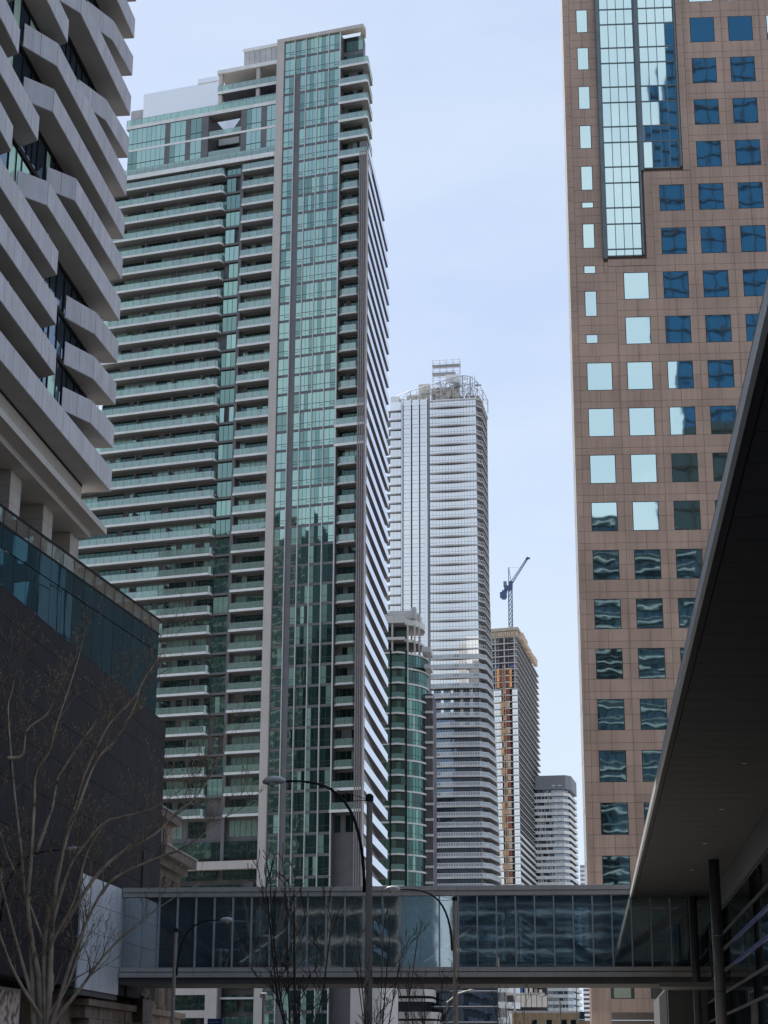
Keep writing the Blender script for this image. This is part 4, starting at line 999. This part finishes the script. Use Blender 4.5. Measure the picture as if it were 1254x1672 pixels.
# ================================================================== right-hand building with the dark canopy
rc = root('canopied_building', 'dark street front with a long overhanging soffit and glass wall on the right', 'building', (0, 0, 0), 0)
CZ_, CX0, CX1 = 10.9, 2.72, 6.6
for i in range(76):
    y = -6 + i*1.45
    if y > 104: break
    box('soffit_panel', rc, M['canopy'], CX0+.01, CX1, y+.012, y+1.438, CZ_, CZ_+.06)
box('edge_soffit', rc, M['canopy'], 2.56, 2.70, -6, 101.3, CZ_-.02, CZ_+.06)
for i in range(24):
    y = -6+i*4.5; box('fascia_panel', rc, M['canopy_edge'], 2.47, 2.55, y+.01, min(101.3, y+4.49), CZ_-.06, CZ_+.22)
box('edge_gutter', rc, M['col_dark'], 2.47, 2.56, -6, 101.3, CZ_+.225, CZ_+.27)
box('canopy_roof', rc, M['col_dark'], 2.56, 20, -6, 104, CZ_+.07, CZ_+.3)
for y in (36, 46, 56, 66, 76, 86): 
    c_ = MB(); c_.tube([(5.0,y,CZ_-.03),(5.0,y,CZ_+.02)], .09, 10); c_.build('downlight', M['lamp_head'], rc)
b = MB(); b.box(6.75, 24, -6, 128, 0, CZ_-.02); b.build('core_wall', M['black'], rc)
rows = [(0,2.6),(2.6,4.6),(4.6,5.6),(5.6,6.6),(6.6,7.6),(7.6,8.35),(8.35,9.5),(9.5,10.9)]
for (a, c) in rows[3:7]:
    y = 30.0
    while y < 104:
        box('glass_pane', rc, M['right_glass'], 6.62, 6.68, y+.03, y+2.37, a+.06, c-.06); y += 2.4
for (a, c) in rows[:3]:
    y = 30.0
    while y < 104: box('glass_pane', rc, M['office_dark'], 6.62, 6.68, y+.03, y+4.77, a+.05, c-.05); y += 4.8
for z in (9.5, 8.35, 5.6, 4.6, 2.6): box('transom', rc, M['right_frame'], 6.58, 6.72, 20, 104, z-.06, z+.06)
for z in (7.6, 6.6): 
    box('transom', rc, M['blue_frame'], 6.56, 6.72, 20, 84, z-.07, z+.07); box('transom', rc, M['right_frame'], 6.56, 6.72, 84, 104, z-.06, z+.06)
box('head_panel', rc, M['col_dark'], 6.6, 6.7, -6, 104, 9.56, 10.88)
for (x, y, r) in ((5.75, 82, .24), (5.75, 99.0, .2)):
    c_ = MB(); c_.tube([(x,y,0),(x,y,CZ_)], r, 20)
    for z in (2.9, 5.2, 7.6): c_.tube([(x,y,z),(x,y,z+.06)], r+.015, 20)
    c_.build('round_column', M['col_dark'], rc, smooth=True)
s_ = MB(); s_.prism([(3.6,93.5),(6.5,93.5),(6.5,97),(3.9,97)], 6.0, 6.22); s_.build('entrance_canopy', M['col_dark'], rc)
for k in range(10): box('service_grille', rc, M['right_frame'], 4.4+k*.0, 4.46, 105+k*1.1, 105.5+k*1.1, .2, 6.4)
box('side_wall', rc, M['col_dark'], 4.5, 6.7, 105, 128, 0, 6.6)
box('end_wall', rc, M['col_dark'], 5.2, 8.0, 104.95, 105.4, 6.6, CZ_)
box('soffit_end_strip', rc, M['col_dark'], 5.0, 8, 103.9, 105.3, CZ_-.03, CZ_+.2)

# ================================================================== street lamps
def lamp(name_label, x, y, H, hx, hz, side, zb, low):
    t = root('street_lamp', name_label, 'street lamp', (x, y, 0), 0, 'street lamps with curved black arms')
    b = MB(); b.tube([(0,0,0),(0,0,H*.5),(0,0,H-.06)], [.14,.105,.085], 8); b.build('pole', M['lamp_pole'], t)
    b = MB(); b.tube([(0,0,H-.06),(0,0,H+.10),(0,0,H+.16)], [.115,.115,.05], 8); b.build('pole_cap', M['black'], t)
    dx = hx-x
    s1 = -.13 if side < 0 else .13
    p0 = (s1, 0, low); p1 = (s1*1.1, 0, low+(hz-low)*.45); 
    pts = []
    for k in range(15):
        t_ = k/14
        a_ = Vector((s1, 0, low)); b_ = Vector((s1*1.2, 0, low+(hz-low)*.98)); c_ = Vector((dx*.55, 0, hz+.02)); d_ = Vector((dx, 0, hz))
        pts.append(a_*(1-t_)**3 + b_*3*t_*(1-t_)**2 + c_*3*t_*t_*(1-t_) + d_*t_**3)
    b = MB(); b.tube(pts, [.05-.02*k/14 for k in range(15)], 7); b.build('arm', M['black'], t, smooth=True)
    b = MB(); b.bar((0,0,H-.02), pts[6], .012); b.bar((0,0,H-.02), pts[10], .010); b.build('stay_wire', M['black'], t)
    sg = 1 if dx > 0 else -1
    b = MB(); b.tube([(dx-sg*.05,0,hz+.0),(dx+sg*.08,0,hz+.03),(dx+sg*.3,0,hz+.04),(dx+sg*.52,0,hz+.01),(dx+sg*.62,0,hz-.03)], [.05,.10,.125,.11,.04], 10); hd = b.build('lamp_head', M['lamp_head'], t, smooth=True)
    b = MB(); b.tube([(dx+sg*.2,0,hz-.02),(dx+sg*.34,0,hz-.09),(dx+sg*.48,0,hz-.03)], [.05,.10,.05], 8); b.build('lens', M['lamp_lens'], hd, smooth=True)
    return t
lamp('tall street lamp nearest the camera, its arm curving left before the green tower', -6.05, 52, 9.33, -8.56, 9.88, -1, 0, 6.7)
lamp('street lamp in front of the sky reflection on the glass footbridge', -5.56, 80, 9.07, -7.98, 9.50, -1, 0, 6.9)
lamp('street lamp at the left end of the footbridge, arm curving right', -20.95, 94, 8.83, -18.6, 9.36, 1, 0, 6.6)
lamp('street lamp behind the bare tree with its head against the dark podium', -24.3, 75, 10.05, -21.5, 10.72, 1, 0, 7.8)
def small_lamp(label, x, y, zt, hx, hz):
    t = root('street_light', label, 'street light', (x, y, 0), 0, 'thin grey street lights beyond the footbridge')
    b = MB(); b.tube([(0,0,0),(0,0,zt)], [.09,.06], 6); b.build('pole', M['lamp_pole'], t)
    b = MB(); b.tube([(0,0,zt),((hx-x)*.6,0,zt+(hz-zt)*.8),(hx-x,0,hz)], .045, 5); b.build('arm', M['lamp_head'], t)
    b = MB(); b.tube([(hx-x,0,hz),(hx-x+.25*(1 if hx > x else -1),0,hz+.02),(hx-x+.6*(1 if hx > x else -1),0,hz-.02)], [.05,.1,.04], 6); b.build('lamp_head', M['lamp_head'], t)
small_lamp('thin street light below the bridge just left of the second lamp pole', -8.3, 112, 5.95, -7.1, 6.62)
small_lamp('thin street light below the bridge in front of the concrete corner block', -12.4, 114, 5.6, -11.4, 7.1)
small_lamp('thin street light before the tan brick building', -2.1, 152, 7.5, -3.2, 8.0)
small_lamp('thin street light standing before the pale balcony tower, arm leaning left', -.9, 172, 9.5, -2.6, 11.0)
tp = root('signal_post', 'short grey post with a round head beneath the footbridge near the green tower', 'post', (-19.4, 112, 0))
b = MB(); b.tube([(0,0,0),(0,0,6.2)], .08, 6); b.build('pole', M['lamp_pole'], tp); b = MB(); b.tube([(-.15,0,6.2),(-.1,0,6.45),(.1,0,6.45),(.15,0,6.2)], .12, 8); b.build('round_head', M['lamp_head'], tp)
bs = root('street_sign', 'small blue street sign board at the foot of the left lamp', 'sign', (-22.4, 110, 0))
box('sign_board', bs, M['blue_sign'], 0, .92, 0, .06, 4.3, 4.95); box('sign_post', bs, M['lamp_pole'], .42, .5, .07, .15, 0, 4.9)
for k in range(3): box('sign_line', bs, M['bridge_fin'], .12+.2*k, .26+.2*k, -.006, 0, 4.72, 4.78)

# poster on the left
pm_ = bpy.data.materials.new('poster_print'); pm_.use_nodes = True
n_, l_ = pm_.node_tree.nodes, pm_.node_tree.links
tc = n_.new('ShaderNodeTexCoord'); nt = n_.new('ShaderNodeTexNoise'); nt.inputs['Scale'].default_value = 2.2; nt.inputs['Detail'].default_value = 2
cr = n_.new('ShaderNodeValToRGB'); cr.color_ramp.elements[0].color = (.05,.03,.03,1); cr.color_ramp.elements[0].position = .34; cr.color_ramp.elements[1].color = (.62,.50,.45,1); cr.color_ramp.elements[1].position = .56
e = cr.color_ramp.elements.new(.44); e.color = (.30,.15,.10,1)
l_.new(tc.outputs['Object'], nt.inputs['Vector']); l_.new(nt.outputs['Fac'], cr.inputs[0]); l_.new(cr.outputs[0], n_['Principled BSDF'].inputs['Base Color'])
po = root('street_poster', 'pale poster with a blurred brown figure at the lower left corner', 'poster', (-26.9, 83.2, 0))
b = MB(); b.box(0, .06, 0, 3.7, 1.8, 5.5); b.build('poster_sheet', pm_, po); box('poster_frame', po, M['bridge_metal'], -.08, -.002, -.1, 4.1, 1.6, 5.62)

# ================================================================== trees
def grow(mb, tw, bud, p, d, L, r, depth, rnd):
    """one crooked twig that forks and carries buds"""
    pts = [p.copy()]; rad = [r]; n = 4
    for i in range(n):
        d = (d + Vector((rnd.uniform(-.28,.28), rnd.uniform(-.28,.28), rnd.uniform(-.12,.30)))).normalized()
        p = p + d*(L/n); pts.append(p.copy()); rad.append(max(.007, r*(1-.75*(i+1)/n)))
        if depth > 0 and i > 0 and rnd.random() < .85:
            a = rnd.uniform(0, 6.28); off = Vector((math.cos(a), math.sin(a)*.8, rnd.uniform(.2,.9))).normalized()
            grow(tw, tw, bud, p.copy(), (d*.75+off*.75).normalized(), L*rnd.uniform(.4,.65), rad[-1]*.75, depth-1, rnd)
    mb.tube(pts, rad, 4)
    if rnd.random() < .8:
        q = pts[-1]; bud.tube([q, q+d*.05, q+d*.11], [.008,.02,.004], 4)
def tree(label, x, y, limbs, r0, base, seed, m, group=None, tws=(1.3, 2), rt=.035, dens=1.0):
    rnd = random.Random(seed)
    t = root('bare_tree', label, 'tree', (x, y, 0), 0, group)
    tr = MB(); tw = MB(); bd = MB()
    bx, bz = base
    tr.tube([(0,0,0),(0,0,.5),(bx,0,bz)], [r0*1.25, r0*1.0, r0*.8], 9)
    trunk = tr.build('trunk', m, t, smooth=True)
    for li, L in enumerate(limbs):
        jit = rnd.uniform(-1.4, 1.4)
        pts = []; N = len(L)
        for i, (px, pz) in enumerate(L): pts.append(Vector((px-x, jit*(i/(N-1))**.8*1.2, pz)))
        # smooth by subdividing with a little wobble
        q = []
        for i in range(N-1):
            a, c = pts[i], pts[i+1]
            p_ = pts[i-1] if i > 0 else a; n_2 = pts[i+2] if i+2 < N else c
            for k in range(4):
                u = k/4; q.append(.5*((2*a)+(c-p_)*u+(2*p_-5*a+4*c-n_2)*u*u+(-p_+3*a-3*c+n_2)*u**3))
        q.append(pts[-1])
        st = Vector((bx, 0, bz))
        rr = r0*(.55 if li < 4 else .42)
        rads = [max(.014, rr*(1-.88*(i/(len(q)-1))**.8)) for i in range(len(q))]
        lm = MB(); lm.tube(([st] if (q[0]-st).length < 3.0 and (q[0]-st).length > .05 else []) + q, ([rr*1.3] if (q[0]-st).length < 3.0 and (q[0]-st).length > .05 else []) + rads, 6)
        lm.build('limb', m, t, smooth=True)
        for i in range(3, len(q)-1):
            for _ in range(1 if rnd.random() < .62*dens else 0):
                d = (q[i+1]-q[i]).normalized(); a = rnd.uniform(0, 6.28)
                off = Vector((math.cos(a), math.sin(a)*.8, rnd.uniform(.1,.8))).normalized()
                grow(tw, tw, bd, q[i].copy(), (d*.9+off*.7).normalized(), tws[0]*rnd.uniform(.5,1.3), min(rt, rads[i]*.6), tws[1], rnd)
        grow(tw, tw, bd, q[-1].copy(), (q[-1]-q[-2]).normalized(), tws[0]*1.0, rads[-1], 2, rnd)
    tw.build('twigs', M['twig'] if m is not M['bark_dark'] else m, t, 'stuff'); (bd.build('buds', M['bud'], t, 'stuff') if m is not M['bark_dark'] else None)
    return t
LB = [
[(-21.9,3.8),(-22.2,6.5),(-22.6,8.4),(-22.9,10.4),(-23.3,12.5),(-23.6,14.3),(-23.9,16.4),(-23.8,17.2),(-23.7,18.0)],
[(-21.4,3.8),(-21.7,7.0),(-21.3,9.7),(-20.9,12.2),(-20.4,14.0),(-19.6,15.8),(-18.7,16.8),(-18.3,17.6),(-17.9,18.3)],
[(-21.3,4.5),(-21.4,7.9),(-21.2,10.4),(-20.6,12.4),(-20.0,14.2),(-19.2,15.1),(-18.5,16.5),(-18.2,17.6),(-17.2,19.1)],
[(-21.8,5.5),(-22.4,8.0),(-22.4,9.9),(-22.4,12.2),(-22.4,13.7),(-21.9,14.5),(-21.6,15.8),(-21.0,17.9),(-20.7,19.2)],
[(-22.0,4.6),(-23.2,8.0),(-24.0,10.5),(-24.9,12.2)],
[(-21.1,3.8),(-20.6,5.7),(-20.1,7.2),(-19.3,8.9),(-18.4,9.6),(-16.7,10.3),(-15.9,10.6),(-14.6,11.6),(-13.9,12.0)],
[(-21.4,7.4),(-20.8,9.7),(-20.0,10.9),(-19.3,11.6),(-18.1,11.9),(-17.2,12.2),(-16.0,13.0)],
[(-21.0,7.2),(-19.8,9.4),(-18.7,10.5),(-17.5,11.2),(-16.7,12.1),(-16.0,12.7),(-15.3,13.8),(-15.0,15.1)],
[(-21.6,3.8),(-21.3,5.5),(-22.5,8.4),(-23.6,10.4),(-24.3,12.2),(-24.8,14.3)],
[(-21.0,3.8),(-20.0,5.2),(-19.2,6.4),(-18.0,7.6),(-16.6,8.6)],
[(-23.7,14.3),(-23.2,14.5),(-23.2,15.6),(-22.5,16.3),(-22.3,16.9)],
[(-21.5,6.5),(-20.4,8.4),(-19.8,10.4),(-18.9,11.6)],
[(-22.2,10.4),(-21.8,12.2),(-21.7,13.5),(-21.2,14.6),(-20.5,15.8),(-20.3,16.4)],
[(-21.5,3.8),(-22.6,5.5),(-23.4,7.4),(-23.9,9.2)],
[(-21.4,3.8),(-20.6,5.2),(-20.2,6.8),(-19.9,8.4),(-20.0,10.2)],
]
tree('large bare many stemmed tree in front of the dark podium at lower left', -21.4, 73.0, LB, .22, (-.1, 2.6), 5, M['bark'], tws=(1.5, 2), dens=1.25)
def young(label, x, y, h, seed, sp=.5):
    rnd = random.Random(seed); L = []
    for k in range(6):
        a = rnd.uniform(-1, 1)*sp; L.append([(x, 1.5), (x+a*.4, 2.2+rnd.uniform(0,.3)), (x+a*.8, 2.9+rnd.uniform(0,.4)), (x+a*1.2, h*rnd.uniform(.8,1.0))])
    tree(label, x, y, L, .04, (0, 1.5), seed, M['bark_dark'], 'young bare street trees', tws=(.55, 2), rt=.012, dens=.9)
young('slim young bare tree before the footbridge left of the nearest lamp pole', -4.95, 32, 5.0, 21, .45)
young('young bare tree wrapped around the foot of the nearest lamp pole', -5.2, 46.5, 5.1, 22, .8)
young('small bare tree under the footbridge between the two lamp poles', -5.0, 58, 4.8, 23, .7)
young('small bare tree before the tan brick building under the bridge', -3.0, 78, 4.9, 24, .9)

# ================================================================== city behind the camera, seen in the mirror glass
def office(label, x0, x1, y0, y1, h, ms, mw, fl=4.0, bay=4.0, stone=M['office_stone'], band=.5):
    t = root('office_block', label, 'office building', ((x0+x1)/2, y1, 0))
    w = x1-x0; b = MB(); b.box(-w/2, w/2, y0-y1, -.3, 0, h); b.build('facade', ms, t)
    g = MB(); z = fl
    while z < h: g.box(-w/2, w/2, -.3, 0, z-band/2, z+band/2); z += fl
    n = max(1, round(w/bay))
    for i in range(n+1): x = -w/2+w*i/n; g.box(x-band*.3, x+band*.3, -.3, .02, 0, h)
    g.build('facade_grid', mw, t)
    return t
bgt = office('deep blue glass tower behind the camera mirrored in the brown tower windows', 39.6, 92, -106, -100, 235, M['sky_blue_glass'], M['black'], 3.9, 3.2, band=.26)
box('upper_storeys', bgt, M['sky_blue_glass'], -20.5, 26, -5.5, -.5, 235, 246)
office('dark stone office block mirrored in the middle windows of the brown tower', 34.6, 85, -66, -60, 128, M['office_dark'], M['black'], 4.2, 5)
tb_ = office('teal balcony block mirrored in the lowest windows of the brown tower', -17, 34.0, -50, -40, 99, M['office_green'], M['black'], 3.3, 1.6, band=.12)
rk = random.Random(6); s_ = MB(); z = 1.6
while z < 99:
    x = -25
    while x < 25: w = rk.uniform(3, 9); s_.box(x, min(25, x+w), -.3, .9, z, z+.24); x += w + rk.choice((0, 0, 1.2))
    s_.box(-25, 25, -.3, .2, z+1.25, z+1.33); z += rk.choice((1.9, 2.9, 2.9))
s_.build('balcony_edge', M['balc_edge'], tb_)
office('dark block lining the far side of the street behind the camera', -90, -26, -130, -60, 95, M['office_dark'], M['office_stone'], 4.0, 5)
office('tall dark tower mirrored in the left bays of the green tower', -330, -262, -90, -20, 205, M['office_dark'], M['office_stone'], 4.0, 4)
office('broad dark tower mirrored in the right bays of the green tower', -250, -150, -120, -60, 172, M['office_dark'], M['office_stone'], 4.0, 4)
office('distant dark tower closing the skyline behind the camera', -140, -95, -190, -140, 170, M['office_dark'], M['office_stone'], 4.0, 4)
print('objects', len(bpy.data.objects), 'tris', sum(len(o.data.polygons)*2 for o in bpy.data.objects if o.type == 'MESH'))
